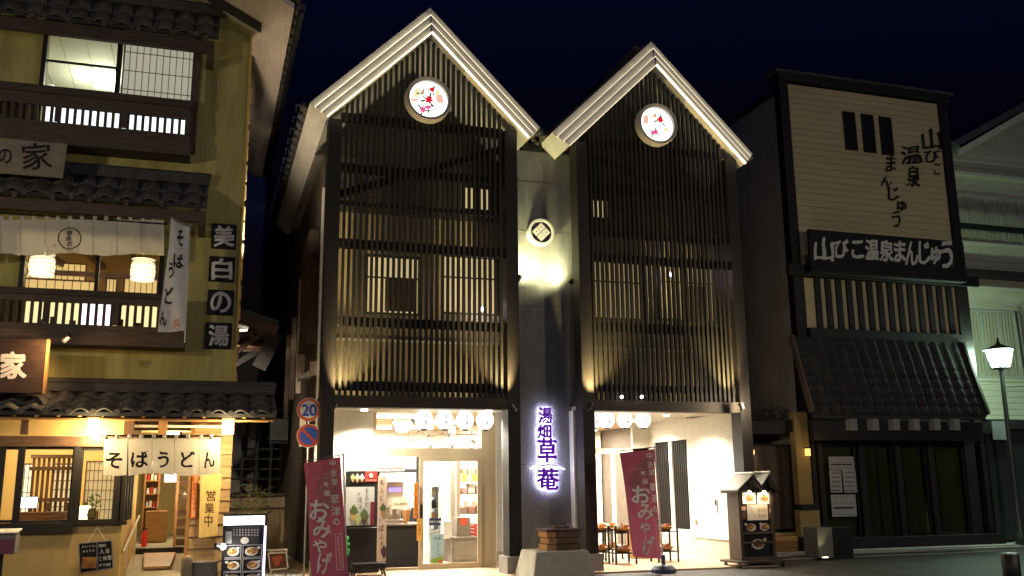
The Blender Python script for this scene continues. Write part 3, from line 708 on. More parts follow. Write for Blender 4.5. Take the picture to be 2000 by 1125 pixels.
# half curtain and back window in the kitchen opening
m = M()
a = rect(735, 893, 790, 920, 19.6)
t = thing('half_curtain', 'white half curtain with a red stripe inside the left shop', 'curtain', (a[0], 19.6, a[2]))
M().box(a[0], a[1], 19.58, 19.6, a[2], a[3]).build('curtain', noren_cloth, t); M().box(a[0], a[1], 19.57, 19.578, a[2]+.05, a[2]+.08).build('stripe', red_ink, t)
a = rect(735, 893, 818, 1022, 19.8)
m = M(); m.box(a[0]-.1, a[1], 19.75, 19.85, .04, a[2]+.25); frame(m, a[0], a[1], a[2]+.25, a[3]+.1, 19.75, 19.85, .06); m.box(a[0], a[1], 19.76, 19.84, a[3]-.32, a[3]-.24); m.build('kitchen_partition', black_paint, S)
# orange notices on the door edge
t = thing('orange_notices', 'column of orange paper notices beside the half open door', 'notices', (at(811, 940, 18.0)[0], 18.0, .8))
og = flat('orange_paper', (.80, .26, .03)); og2 = flat('yellow_paper', (.80, .42, .08))
for k, (p0, p1, q0, q1) in enumerate([(808, 816, 942, 1012), (814, 824, 1012, 1056)]):
    a = rect(p0, q0, p1, q1, 17.72); M().box(a[0], a[1], 17.715+.003*k, 17.718+.003*k, a[2], a[3]).build('notice', og if k == 0 else og2, t)
letters([(c, 812, 948+i*8, 5, 5.5) for i, c in enumerate('営業時間草津温泉')]+[(c, 819, 1018+i*8, 5, 5.5) for i, c in enumerate('お土産処')], plane_surf(17.712), flat('brown_print3', (.2, .05, .02)), t, off=0, brush=0)
# fridge, blue poster, cabinets, boxes
t = thing('display_fridge', 'white drinks fridge with glass front behind the sliding door', 'fridge', (at(853, 1060, 19.2)[0], 19.4, .04))
a = rect(838, 946, 862, 1040, 19.2); m = M(); frame(m, a[0], a[1], a[2], a[3], 19.2, 19.8, .05); m.box(a[0]+.05, a[1]-.05, 19.7, 19.8, a[2]+.05, a[3]-.05); m.build('cabinet', white_paint, t)
for k in range(3): M().box(a[0]+.05, a[1]-.05, 19.25, 19.7, a[2]+.22+.24*k, a[2]+.235+.24*k).build('shelf', steel, t)
for k in range(3):
    for j in range(3):
        xx = a[0]+.1+j*(a[1]-a[0]-.2)/2
        M().lathe((xx, 19.35, a[2]+.236+.24*k), [(.028, 0), (.028, .1), (.012, .14), (.012, .17)], 8).build('bottle', [off_white, flat('amber_bottle', (.5, .3, .12)), flat('dark_bottle', (.05, .04, .05))][(k+1) % 3], t)
a2 = rect(838, 1012, 862, 1026, 19.18); M().box(a2[0], a2[1], 19.17, 19.19, a2[2], a2[3]).build('label_strip', flat('navy_print', (.02, .02, .05)), t)
letters(line_text('湯畑サイダー', 841, 1019, 859, 1019, 3, 4), plane_surf(19.165), white_ink, t, off=0, brush=0)
M().box(a[0], a[1], 19.22, 19.8, .04, a[2]-.004).build('plinth', white_paint, t)
M().box(a[0]+.055, a[1]-.055, 19.685, 19.698, a[2]+.06, a[3]-.06).build('added_glow_panel', emis('fridge_glow', (.95, 1, .95), 1.0), t)  # glowing panel added to brighten the dark fridge inside
t = thing('blue_poster', 'pale blue poster with green hills leaning inside the door', 'poster', (at(853, 1100, 18.2)[0], 18.25, .05))
a = rect(841, 1043, 866, 1105, 18.2); M().box(a[0], a[1], 18.2, 18.22, a[2], a[3]).build('board', flat('sky_print', (.36, .50, .60)), t)
zz = a[2]+(a[3]-a[2])*.26; M().prism([(a[0]+.005, a[2]+.005), (a[1]-.005, a[2]+.005), (a[1]-.005, zz+.04), ((a[0]+a[1])/2, zz), (a[0]+.005, zz-.03)], 18.195, 18.199).build('hills', flat('meadow_print', (.22, .33, .06)), t)
M().disc(a[1]-.06, 18.193, a[2]+.07, .035, .045, 12).build('red_spot', red_ink, t)
letters([('白', 851, 1051, 5, 6), ('旗', 858, 1051, 5, 6), ('レ', 856, 1062, 4, 5), ('ト', 856, 1069, 4, 5), ('ル', 856, 1076, 4, 5), ('ト', 856, 1083, 4, 4)], plane_surf(18.192), ink, t, off=0, brush=0)
gr = mat('taupe_cabinet', (.17, .14, .11), .5, .1, 4)
t = thing('low_cabinet', 'low taupe cabinet with recessed panels by the right edge of the door', 'cabinet', (4.85, 19.4, .04))
a = rect(868, 1052, 935, 1100, 18.9); m = M(); m.box(a[0]+.15, a[1]+.1, 18.9, 19.6, .04, a[3]); m.build('body', gr, t)
m = M(); frame(m, a[0]+.19, a[1]+.06, .10, a[3]-.05, 18.88, 18.899, .05); m.build('panel_frame', gr, t)
M().box(a[0]+.12, a[1]+.13, 18.86, 19.64, a[3], a[3]+.03).build('top', gr, t)
a = rect(884, 1010, 910, 1050, 19.4)
t = thing('upper_cabinet', 'small taupe cabinet standing on the low cabinet, red round sticker on its front', 'cabinet', (a[0], 19.2, a[2]))
M().box(a[0], a[1], 19.05, 19.5, a[2], a[3]).build('body', gr, t); M().disc((a[0]+a[1])/2, 19.045, a[3]-.08, .08, n=16).build('sticker', flat('red_sticker', (.6, .08, .05)), t)
for i, (p0, p1, q0, q1, col, lab, Y) in enumerate([(912, 932, 1022, 1050, (.60, .05, .07), 'stack of red gift boxes on the cabinet', 19.1), (866, 883, 1018, 1052, (.80, .76, .68), 'white paper bag standing left of the small cabinet', 18.95),
                                     (902, 932, 925, 941, (.72, .66, .14), 'yellow-green box on the upper shelf', 20.6), (905, 930, 978, 990, (.7, .35, .25), 'pale red box below the shelf', 20.4)]):
    a = rect(p0, q0, p1, q1, Y); mt = flat('box_card', col)
    t = thing('gift_box' if i != 1 else 'paper_bag', lab, 'box' if i != 1 else 'bag', (a[0], Y, a[2]))
    n = 4 if i == 0 else 1; h = (a[3]-a[2])/n
    for k in range(n): M().box(a[0]+.004*(k % 2), a[1], Y, Y+.3, a[2]+k*h, a[2]+(k+1)*h-.006).build('body', mt, t)
    for k in range(n): M().box((a[0]+a[1])/2-.05, (a[0]+a[1])/2+.05, Y-.003, Y-.001, a[2]+k*h+.02, a[2]+(k+1)*h-.02).build('label', white_paint, t)
t = thing('shelf_unit', 'tall pale shelf unit with folded white goods seen through the sliding door', 'shelf', (5.3, 20.9, .04))
a = rect(898, 905, 940, 1050, 20.9)
M().box(a[0]-.12, a[0]-.04, 20.7, 21.2, .04, a[3]+.3).build('side_panel', gr, t); M().box(a[1], a[1]+.06, 20.7, 21.2, .04, a[3]+.3).build('side_panel', gr, t)
for k in range(5): M().box(a[0]-.04, a[1], 20.7, 21.2, .5+.42*k, .53+.42*k).build('shelf', gr, t)
for k in range(5):
    for j in range(3):
        xx = a[0]-.02+j*.19; M().box(xx, xx+.15, 20.78, 21.05, .532+.42*k, .532+.42*k+.12+.1*((j*k) % 3)/2).build('folded_goods', [white_paint, off_white, flat('pink_goods', (.7, .4, .4))][(j+k) % 3], t)
M().box(at(878, 950, 21)[0], at(888, 950, 21)[0], 20.9, 21.1, .04, 2.95).build('interior_post', gr, S)
# globe pendant and track lights behind the transom
t = thing('globe_pendant', 'large dim globe lamp hanging behind the transom glass', 'pendant lamp', (at(786, 830, 19.5)[0], 19.5, at(786, 830, 19.5)[1]))
c = at(786, 832, 19.5); M().ball((c[0], 19.5, c[1]), .17, n=20, k=14).build('globe', emis('globe_glow', (1, .80, .52), .72), t, True); M().cyl((c[0], 19.5, c[1]+.16), (c[0], 19.5, 2.95), .008, n=6).build('cord', black_paint, t)
t = thing('track_rail', 'ceiling track with small spot heads behind the transom glass', 'track light', (4.3, 19.8, 2.6))
P = lambda px, py, Y=19.8: (at(px, py, Y)[0], Y, at(px, py, Y)[1])
m = M(); m.bar(P(750, 849), P(815, 850), .025); m.bar(P(800, 862), P(862, 848), .025); m.bar(P(862, 848), P(932, 849), .025); m.build('rail', flat('rail_brown', (.2, .13, .09)), t)
for px, py in ((766, 833), (797, 855), (804, 820), (811, 838), (831, 846), (872, 846), (925, 825), (921, 860), (878, 868), (836, 868)):
    m = M(); p = Vector(P(px, py)); m.cyl(p, p+Vector((.05, -.05, -.06)), .03, .045, n=8); m.cyl(p, (p.x, p.y, 2.95), .01, n=6); m.build('spot_head', gr, t)
# porch bench by the flag
t = thing('bench', 'black low bench in front of the counter', 'bench', (at(720, 1105, 16.9)[0], 16.95, .03))
a = rect(688, 1098, 752, 1108, 16.9); m = M(); m.box(a[0], a[1], 16.75, 17.1, a[2]-.02, a[3]-.01); m.build('seat', soft_black, t, bevel=.01)
for sx in (a[0]+.05, a[1]-.05):
    for sy in (16.79, 17.06): M().bar((sx, sy, a[2]-.02), (sx+(.04 if sx > a[0]+.1 else -.04), sy, .03), .03).build('leg', soft_black, t)
t = thing('balloon_toy', 'string of small green balls hanging beside the burgundy flag', 'decoration', (at(678, 1080, 17.0)[0], 17.0, .3))
for k, (px, py) in enumerate([(677, 1052), (678, 1063), (678, 1075), (677, 1081)]):
    c = at(px, py, 17.0); M().ball((c[0], 17.0, c[1]), .045, n=10, k=8).build('ball', flat('green_plastic', (.06, .55, .12), .3), t, True)
m = M(); c = at(677.5, 1045, 17.0); m.cyl((c[0], 17.0, c[1]), (c[0], 17.0, .03), .006, n=6); m.build('stick', alu, t)

# ------------------------------------------------------------------ right porch
xw = 9.98; ys = lambda px: xw/at(px, 950, 1.0)[0]
Yn, Yb = 16.62, 20.6
t = S
wh = []
# side wall facing left, built along Y
def side_cells(y0, y1, z0, z1, holes, mt, name, x0=xw, x1=xw+.1):
    ysx = sorted({y0, y1, *[h[0] for h in holes], *[h[1] for h in holes]}); zsx = sorted({z0, z1, *[h[2] for h in holes], *[h[3] for h in holes]}); m = M()
    for i in range(len(ysx)-1):
        for j in range(len(zsx)-1):
            cy, cz = (ysx[i]+ysx[i+1])/2, (zsx[j]+zsx[j+1])/2
            if not any(h[0] < cy < h[1] and h[2] < cz < h[3] for h in holes): m.box(x0, x1, ysx[i], ysx[i+1], zsx[j], zsx[j+1])
    return m.build(name, mt, S)
hz0, hz1 = at(1345, 1035, ys(1345))[1], at(1345, 858, ys(1345))[1]
hy = [(ys(1345), ys(1314)), (ys(1309), ys(1281))]
side_cells(ys(1347), Yb, .42, 2.94, [(a, b, hz0, hz1) for a, b in hy], white_wall, 'porch_wall')
M().box(xw-.04, xw+.1, Yn, ys(1350), .42, 2.9).build('porch_wall', white_wall, S)
M().box(xw-.02, xw+.12, Yn, Yb, .03, .415).build('porch_wall_base', concrete_l, S)
for a, b in hy:
    m = M()
    m.box(xw+.05, xw+.06, a, b, hz0, hz1); w = m.build('dark_window', rear_glass, S)
    m = M(); n = 8
    for i in range(n): yy = a+(b-a)*(i+.5)/n; m.box(xw+.02, xw+.045, yy-.012, yy+.012, hz0, hz1)
    m.build('window_bar', dark_wood, w)
for px, py, w_, h_ in [(1363, 973, .10, .14), (1402, 980, .1, .16), (1401, 988, .12, .25), (1361, 1020, .08, .1)]:
    y = ys(px); z = at(px, py, y)[1]; M().box(xw-.07, xw-.042, y-w_/2, y+w_/2, z-h_/2, z+h_/2).build('wall_switch', white_paint if px != 1361 else steel, S)
# back of the porch: glazed front
m = M(); ybk = Yb
b0, b1 = 6.1, xw
m.box(b0, b0+.1, ybk, ybk+.1, .03, 2.94)
zz = at(1210, 880, ybk)[1]
m.box(b0, b1, ybk, ybk+.1, zz-.07, zz+.05); m.box(at(1237, 900, ybk)[0], at(1237, 900, ybk)[0]+.12, ybk, ybk+.1, .03, 2.94); m.box(at(1196, 900, ybk)[0], at(1196, 900, ybk)[0]+.06, ybk, ybk+.1, .03, zz-.07)
m.box(at(1237, 900, ybk)[0]+.12, xw, ybk, ybk+.1, .03, 2.94); m.build('porch_front_frame', off_white, S)
M().box(b0+.1, at(1237, 900, ybk)[0], ybk+.04, ybk+.046, .08, 2.94).build('porch_glass', glass, S)
M().box(6.57, 6.62, YL+.45, Yb, .03, 2.9).build('porch_wall', white_wall, S)
M().box(6.1, 10.2, 17.97, Yb, 2.945, 3.0).build('porch_ceiling', off_white, S)
for i, px in enumerate((1160, 1185, 1220, 1256)):
    o = lantern_paper('paper_lantern', f'glowing paper lantern, {["leftmost, half hidden by the post", "second from left", "third from left", "rightmost"][i]} of the row in the right porch', px, 820, 17.3, .155, .17, lan, 'white lanterns in the right porch')
    c = at(px, 819, 17.3); light('POINT', (c[0], 17.3, c[1]-.34), 4, (1, .92, .75), o, .1)
# display stands with baskets
def basket_stand(px, Y, lab, w=.42, tiers=2):
    x = at(px, 1060, Y)[0]; t = thing('display_stand', lab, 'display stand', (x, Y, .03), 'black stands with baskets in the porch')
    for sx in (-1, 1):
        for sy in (-1, 1): M().box(x+sx*w/2-.015, x+sx*w/2+.015, Y+sy*.17-.015, Y+sy*.17+.015, .03, .74).build('leg', black_paint, t)
    for k in range(tiers):
        z = .62-.38*k
        m = M(); frame(m, x-w/2, x+w/2, z-.02, z, Y-.17, Y+.17, .01); m.build('rack', black_paint, t)
        m = M(); m.lathe((x, Y, z), [(.12, 0), (.19, .07), (.205, .08), (.18, .075), (.11, .01)], 18); m.build('basket', honey_wood, t, True)
        for j in range(5): aa = j*1.3; M().box(x+.09*math.cos(aa)-.04, x+.09*math.cos(aa)+.04, Y+.08*math.sin(aa)-.03, Y+.08*math.sin(aa)+.03, z+.05, z+.10+.01*j).build('packet', [white_paint, flat('orange_pack', (.6, .22, .06)), flat('green_pack', (.12, .2, .05))][j % 3], t)
basket_stand(1170, 17.9, 'black basket stand nearest the post, partly hidden'); basket_stand(1190, 18.5, 'black two tier basket stand, second from the left in the porch')
basket_stand(1215, 17.4, 'black two tier basket stand just left of the right flag'); basket_stand(1297, 17.5, 'black stand with green packets just right of the right flag')
t = thing('wooden_crate', 'orange wooden crate table behind the right flag', 'crate', (at(1255, 1060, 18.4)[0], 18.5, .03))
a = rect(1240, 1034, 1275, 1100, 18.2); x0 = a[0]; 
for k in range(5): M().box(x0, x0+.6, 18.2, 18.6, .03+k*.13, .03+k*.13+.12).build('plank', honey_wood, t)
# white goods shelf seen behind porch glass
t = thing('goods_shelf', 'white lit shelves of goods behind the porch glass', 'shelf', (7.0, 21.8, .04))
M().box(6.3, 8.2, 22.1, 22.15, .04, 2.3).build('back_panel', white_paint, t)
for k in range(5): M().box(6.3, 8.2, 21.7, 22.1, .3+.4*k, .33+.4*k).build('shelf', honey_wood if k == 3 else gr, t)
for k in range(5):
    for j in range(9):
        xx = 6.34+.2*j; M().box(xx, xx+.14, 21.75, 21.95, .331+.4*k, .331+.4*k+.1+.08*((j*3+k) % 4)/3).build('packet', [white_paint, off_white, flat('tan_pack', (.5, .3, .15)), white_paint, flat('red_pack', (.5, .08, .05))][(j*2+k) % 5], t)
t = thing('low_table', 'white low table with trays inside the porch doorway', 'table', (7.4, 19.6, .03))
M().box(7.0, 8.4, 19.4, 20.0, .55, .6).build('top', white_paint, t)
for sx in (7.05, 8.35):
    for sy in (19.45, 19.95): M().box(sx-.02, sx+.02, sy-.02, sy+.02, .03, .55).build('leg', white_paint, t)
for j in range(6): M().box(7.05+.22*j, 7.22+.22*j, 19.5, 19.8, .602, .68+.02*(j % 3)).build('tray', [honey_wood, white_paint, flat('pink_pack', (.6, .3, .28))][j % 3], t)

# ================================================================== THINGS ON THE STREET
# stone pedestal with a stepped wooden box
x0, x1 = at(1048, 1090, 15.2)[0], at(1150, 1090, 15.2)[0]; zt_ = at(1100, 1076, 15.2)[1]
t = thing('stone_pedestal', 'pale tapered stone pedestal at the foot of the grey wall', 'pedestal', ((x0+x1)/2, 15.6, 0))
m = M(); y0, y1 = 15.2, 16.0; e = .10
xm = at(1078, 1076, 15.2)[0]
m.hexa([(x0-e, y0-e, 0), (x1+e, y0-e, 0), (x1+e, y1+e, 0), (x0-e, y1+e, 0), (x0, y0, zt_), (x1, y0, zt_), (x1, y1, zt_), (x0, y1, zt_)]); m.build('block', concrete_l, t, bevel=.015)
t = thing('wooden_box', 'dark stepped wooden box with its lit end coloured orange standing on the stone pedestal', 'box', ((x0+x1)/2, 15.6, zt_))
bx0, bx1 = at(1067, 1060, 15.4)[0], at(1132, 1060, 15.4)[0]
h = (at(1100, 1036, 15.4)[1]-zt_-.01)/3
for k, (dx, mt) in enumerate(((0, 0), (.03, 0), (.0, 0))):
    M().box(bx0+dx, bx0+.17+dx, 15.36, 15.8, zt_+.003+k*h, zt_+k*h+h-.006).build('lit_end_block', honey_wood, t, bevel=.006)  # light on the left end put into colour by paler wood
    M().box(bx0+.175+dx*.5, bx1-dx, 15.34, 15.86, zt_+.003+k*h, zt_+k*h+h-.004).build('drawer', brown_wood, t, bevel=.006)
M().box(bx0-.02, bx1+.03, 15.32, 15.88, zt_+3*h+.001, zt_+3*h+.035).build('lid', brown_wood, t)
M().box(bx0+.2, bx0+.45, 15.5, 15.75, zt_+3*h+.036, zt_+3*h+.08).build('handle', brown_wood, t)

# burgundy flags
def souvenir_flag(lab, c, pole, Y, chars):
    """c: four corners in the photo (top-left, top-right, bottom-right, bottom-left)"""
    px0, py0 = pole[0]; t = thing('banner_flag', lab, 'flag', (at(pole[1][0], pole[1][1], Y)[0], Y, 0), 'burgundy souvenir flags')
    TL, TR, BR, BL = [Vector((*at(*p, Y), 0)) for p in c]
    cx = sum(p[0] for p in c)/4
    def wave(px, py, l): return Y+.035*math.sin((px-c[0][0])*.11+py*.012)+.02*math.sin(py*.035+1)-l
    def surf(px, py, l): q = at(px, py, Y); return (q[0], wave(px, py, l), q[1])
    m = M(); nu, nv = 14, 28; vs = []
    for j in range(nv+1):
        for i in range(nu+1):
            u, v = i/nu, j/nv
            px = (c[0][0]*(1-u)+c[1][0]*u)*(1-v)+(c[3][0]*(1-u)+c[2][0]*u)*v; py = (c[0][1]*(1-u)+c[1][1]*u)*(1-v)+(c[3][1]*(1-u)+c[2][1]*u)*v
            px += 3*math.sin(v*5)*(1-u)*.6; vs.append(surf(px, py, 0))
    fs = [(j*(nu+1)+i, (j+1)*(nu+1)+i, (j+1)*(nu+1)+i+1, j*(nu+1)+i+1) for j in range(nv) for i in range(nu)]
    m._add(vs, fs, 0); m.build('cloth', red_cloth, t, True)
    # pale gourd print on the upper half
    ox, oy = c[0][0], c[0][1]; W_ = c[1][0]-c[0][0]
    g = [(22, 60), (24, 42), (33, 34), (38, 22), (46, 10), (W_-6, 8), (W_-5, 40), (W_-3, 66), (W_-12, 84), (45, 92), (30, 84)]
    m = M()
    ctr = surf(ox+50, oy+50, .003)
    P = []
    for k in range(len(g)):
        a, b = g[k], g[(k+1) % len(g)]
        for s in range(4): P.append(surf(ox+a[0]+(b[0]-a[0])*s/4, oy+a[1]+(b[1]-a[1])*s/4-(0), .003))
    rings = [P]
    PP = []
    for k in range(len(g)):
        a, b = g[k], g[(k+1) % len(g)]
        for s in range(4): PP.append((ox+a[0]+(b[0]-a[0])*s/4, oy+a[1]+(b[1]-a[1])*s/4))
    for f in (.75, .5, .25): rings.append([surf(ox+50+(p[0]-ox-50)*f, oy+50+(p[1]-oy-50)*f, .003) for p in PP])
    n = len(P); allv = [p for r in rings for p in r]+[ctr]
    # put every ring vertex on the waved cloth
    def onto(p):
        return p
    fs = [(k*n+i, k*n+(i+1) % n, (k+1)*n+(i+1) % n, (k+1)*n+i) for k in range(3) for i in range(n)]+[(3*n+i, 3*n+(i+1) % n, 4*n) for i in range(n)]
    m._add([(p[0], p[1]-.012, p[2]) for p in allv], fs, 0); m.build('gourd_print', red_cloth2, t)
    letters([x for x in chars if x[3] > 9.5], surf, cream_ink, t, off=.022, brush=.04, lift=.022)
    letters([x for x in chars if x[3] <= 9.5], surf, cream_ink, t, name='small_lettering', off=.0, brush=0, lift=.022)
    for q in (0, 1):
        pass
    A, B = at(*pole[0], Y+.03), at(*pole[1], Y+.03)
    dz = B[1]-0.0; xb = B[0]+(B[0]-A[0])*(B[1]/(max(.01, A[1]-B[1])))
    M().cyl((xb, Y+.06, .05), (A[0], Y+.06, A[1]), .014, n=8).build('pole', white_paint, t)
    a, b = at(c[0][0]-6, c[0][1]-1, Y), at(c[1][0]+6, c[1][1]-2, Y)
    M().cyl((a[0], Y+.01, a[1]+.02), (b[0], Y+.01, b[1]+.02), .009, n=6).build('crossbar', alu, t)
    M().lathe((xb, Y+.06, 0), [(.22, 0), (.22, .06), (.16, .12), (.04, .15), (.04, .3)], 16).build('base', flat('blue_grey_plastic', (.06, .07, .12), .4), t)
    bx = [ch for ch in chars if 3 < ch[3] <= 4.5]
    if bx:
        xa_, ya_, xb_, yb_ = min(q[1] for q in bx)-5, min(q[2] for q in bx)-6, max(q[1] for q in bx)+5, max(q[2] for q in bx)+6
        m = M()
        for (u0, v0, u1, v1) in ((xa_, ya_, xb_-4, ya_), (xb_-4, ya_, xb_, yb_), (xb_, yb_, xa_+4, yb_), (xa_+4, yb_, xa_, ya_)):
            for s in range(6):
                p0 = surf(u0+(u1-u0)*s/6, v0+(v1-v0)*s/6, .011); p1 = surf(u0+(u1-u0)*(s+1)/6, v0+(v1-v0)*(s+1)/6, .011); m.bar(p0, p1, .007, .002, up=(0, 1, 0))
        m.build('print_frame', cream_ink, t)
ch1 = [('中', 649, 905, 12, 13), ('吉', 651, 924, 12, 13), ('堂', 653, 941, 12, 13), ('本', 636, 946, 11, 11), ('舗', 638, 963, 11, 12), ('草', 653, 975, 18, 19), ('津', 655, 998, 19, 20), ('の', 656, 1019, 14, 14),
       ('お', 623, 996, 38, 40, -4), ('み', 629, 1033, 35, 36, -4), ('や', 624, 1066, 27, 26, -2), ('げ', 633, 1100, 27, 44, -8)] + [(c, 660+i*.9, 1049+i*8.2, 4.4, 6.6) for i, c in enumerate('全国発送承ります')]+[(c, 613+i*1.6, 934, 1.3, 1.6) for i, c in enumerate('NAKAYOSHIDO HONPO')]
souvenir_flag('burgundy souvenir flag with cream lettering in front of the left shop, beside the road signs', [(593, 905), (665, 892), (681, 1140), (612, 1150)], [(671, 884), (677, 1124)], 14.4, ch1)
ch2 = [('中', 1267, 890, 12, 13), ('吉', 1269, 908, 11, 13), ('堂', 1271, 922, 12, 12), ('本', 1255, 924, 10, 10), ('舗', 1258, 940, 10, 11), ('草', 1273, 952, 13, 16), ('津', 1276, 974, 14, 17), ('の', 1278, 995, 10, 12),
       ('お', 1251, 966, 34, 34, -4), ('み', 1259, 1000, 31, 31, -4), ('や', 1257, 1031, 22, 23, -4), ('げ', 1266, 1065, 24, 40, -8)] + [(c, 1286+i*.4, 1020+i*6.8, 3.4, 5.2) for i, c in enumerate('全国発送承ります')]+[(c, 1233+i*1.4, 916, 1.2, 1.5) for i, c in enumerate('NAKAYOSHIDO HONPO')]
souvenir_flag('burgundy souvenir flag with cream lettering in the right porch, leaning before the dark window', [(1209, 885), (1278, 877), (1292, 1092), (1239, 1087)], [(1280, 871), (1298, 1120)], 15.6, ch2)

# road signs
x, z = at(603, 800, 16.9)
RS = 16.5
post_x = at(626, 850, RS)[0]
t0 = thing('sign_post', 'thin pole carrying the two round road signs', 'pole', (post_x, RS+.03, 0))
M().cyl((post_x, RS+.04, 0), (post_x, RS+.04, 3.35), .03, n=10).build('pole', alu, t0)
sr = rect(580, 776, 627, 824, RS); r = (sr[1]-sr[0])/2
signred, signblue, signwhite = flat('sign_red', (.42, .06, .03), .5), flat('sign_blue', (.03, .08, .40), .5), flat('sign_white', (.46, .46, .45), .5)
for (px, py, kind) in ((603.5, 800, 0), (603, 851, 1)):
    x, z = at(px, py, RS-.05)
    t = thing('road_sign', 'round speed limit sign reading 20 with a red rim' if kind == 0 else 'round no parking sign, blue with red rim and red slash', 'road sign', (x, RS-.05, z-r), 'round road signs on the pole')
    M().cyl((x, RS-.03, z), (x, RS-.05, z), r, n=36).build('plate', signred, t)
    M().cyl((x, RS-.05, z), (x, RS-.052, z), r*.74, n=36).build('face', signwhite if kind == 0 else signblue, t)
    m = M(); m.lathe((x, RS-.051, z), [(r*.95, 0), (r, -.002)], 36, axis='y'); m.f = m.f[:-2]; m.m = m.m[:-2]; m.build('rim_line', signwhite, t)
    if kind == 0: letters([('2', 596, 801, 14, 23), ('0', 611, 801, 15, 23)], plane_surf(RS-.053), flat('sign_digits', (.02, .05, .36), .5), t, off=.02, brush=0)
    else: M().bar((x-r*.55, RS-.053, z+r*.55), (x+r*.55, RS-.053, z-r*.55), r*.20, .004, up=(0, 1, 0)).build('slash', signred, t)
    M().box(x-.02, post_x, RS-.028, RS+.0, z-.03, z+.0).build('bracket', alu, t)

# menu display shaped like a twin gabled house
t = thing('menu_house', 'menu display shaped like a small twin gabled house with lit food pictures, on castors', 'menu stand', (10.6, 15.9, 0))
MY = 15.9; F = lambda px, py: at(px, py, MY)
bx0, bx1, bz0, bz1 = rect(1444, 958, 1512, 1098, MY); zb_ = .13; kiosk_wood = mat('kiosk_wood', (.055, .035, .022), .6, .35, 4, (9, 9, 1), .3)
m = M(); m.box(bx0, bx0+.06, MY-.02, MY+.4, zb_, bz1); m.box(bx1-.05, bx1, MY-.02, MY+.4, zb_, bz1); m.build('side_panel', kiosk_wood, t)
m = M(); m.box(bx0+.06, bx1-.05, MY+.06, MY+.38, zb_, bz1-.02); m.build('back_board', soft_black, t)
zs_ = F(1480, 1041)[1]; m = M(); m.box(bx0+.06, bx1-.05, MY-.01, MY+.058, zs_-.02, zs_+.02); m.box(bx0+.06, bx1-.05, MY-.005, MY+.058, zb_, zb_+.06); m.box(bx0+.06, bx1-.05, MY-.0, MY+.058, zb_+.3, zb_+.33); m.build('rail', old_wood, t)
m = M(); m.box(bx0-.16, bx1+.18, MY-.14, MY+.5, .09, .125); m.build('platform', old_wood, t)
for sx in (bx0-.08, bx1+.08):
    for sy in (MY-.08, MY+.42): M().cyl((sx-.015, sy, .045), (sx+.015, sy, .045), .043, n=12).build('castor', black_paint, t)
# two small roofs
pk = [F(1462, 926), F(1494, 924)]
mid = (F(1478, 948)[0], F(1478, 948)[1]); el = F(1432, 957); er = F(1512, 955)
for k, (a, b, c) in enumerate(((el, pk[0], mid), (mid, pk[1], er))):
    for p, q in ((a, b), (b, c)):
        M().hexa([(p[0], MY-.16, p[1]-.02), (q[0], MY-.16, q[1]-.02), (q[0], MY+.5, q[1]-.02), (p[0], MY+.5, p[1]-.02), (p[0], MY-.16, p[1]+.006), (q[0], MY-.16, q[1]+.006), (q[0], MY+.5, q[1]+.006), (p[0], MY+.5, p[1]+.006)]).build('roof_slope', mat('zinc_sheet%d' % k, (.20, .19, .17), .4, .1, 4, metal=.3), t)
    for p, q in ((a, b), (b, c)): M().hexa([(p[0], MY-.15, p[1]-.06), (q[0], MY-.15, q[1]-.06), (q[0], MY+.48, q[1]-.06), (p[0], MY+.48, p[1]-.06), (p[0], MY-.15, p[1]-.023), (q[0], MY-.15, q[1]-.023), (q[0], MY+.48, q[1]-.023), (p[0], MY+.48, p[1]-.023)]).build('dark_underside', soft_black, t)  # black sheet added so the lit roof underside stays dark
    m = M(); m.prism([(a[0]+.08, bz1-.01), (c[0]-.08, bz1-.01), (b[0], b[1]-.04)], MY+.05, MY+.3); m.build('gable_board', soft_black, t)
    M().cyl((b[0], MY-.17, b[1]+.02), (b[0], MY+.51, b[1]+.02), .02, n=8).build('ridge_cap', white_paint, t)
plate_m, broth_m, egg_m, meat_m = flat('bowl_print', (.55, .50, .42)), flat('broth_print', (.30, .13, .04)), flat('garnish_print', (.62, .40, .10)), flat('dark_dish_print', (.12, .05, .03))
def food_pic(a, Y, t, base=None, seed=0, dim=1.0):
    rnd = random.Random(seed); w, h = a[1]-a[0], a[3]-a[2]; cx, cz = (a[0]+a[1])/2, (a[2]+a[3])/2
    p = M().box(a[0], a[1], Y-.004, Y, a[2], a[3]).build('food_picture', base or soft_black, t)
    m = M(); m.disc(cx+rnd.uniform(-.08, .08)*w, Y-.006, cz-.03*h, w*.36, h*.36, 20, 0); m.disc(cx, Y-.008, cz-.0*h, w*.29, h*.27, 18, 1)
    for k in range(5): m.disc(cx+rnd.uniform(-.18, .18)*w, Y-.010-.001*k, cz+rnd.uniform(-.14, .18)*h, w*rnd.uniform(.05, .12), h*rnd.uniform(.06, .11), 9, 2+(k % 2))
    m.disc(cx+rnd.choice((-1, 1))*w*.34, Y-.0155, cz+h*.28, w*.10, h*.11, 10, 0)
    m.build('dish_print', [plate_m, broth_m, egg_m, meat_m], p)
for k, (a, b_, c, d) in enumerate([(1450, 962, 1476, 984), (1479, 962, 1506, 984), (1452, 1019, 1478, 1040), (1481, 1018, 1507, 1039), (1464, 1048, 1499, 1076)]):
    food_pic(rect(a, b_, c, d, MY+.04), MY+.04, t, white_paint if k < 2 else None, seed=k)
a = rect(1459, 985, 1499, 1016, MY+.03); M().box(a[0], a[1], MY+.02, MY+.026, a[2], a[3]).build('menu_sheet', flat('menu_paper', (.75, .66, .55)), t)
m = M()
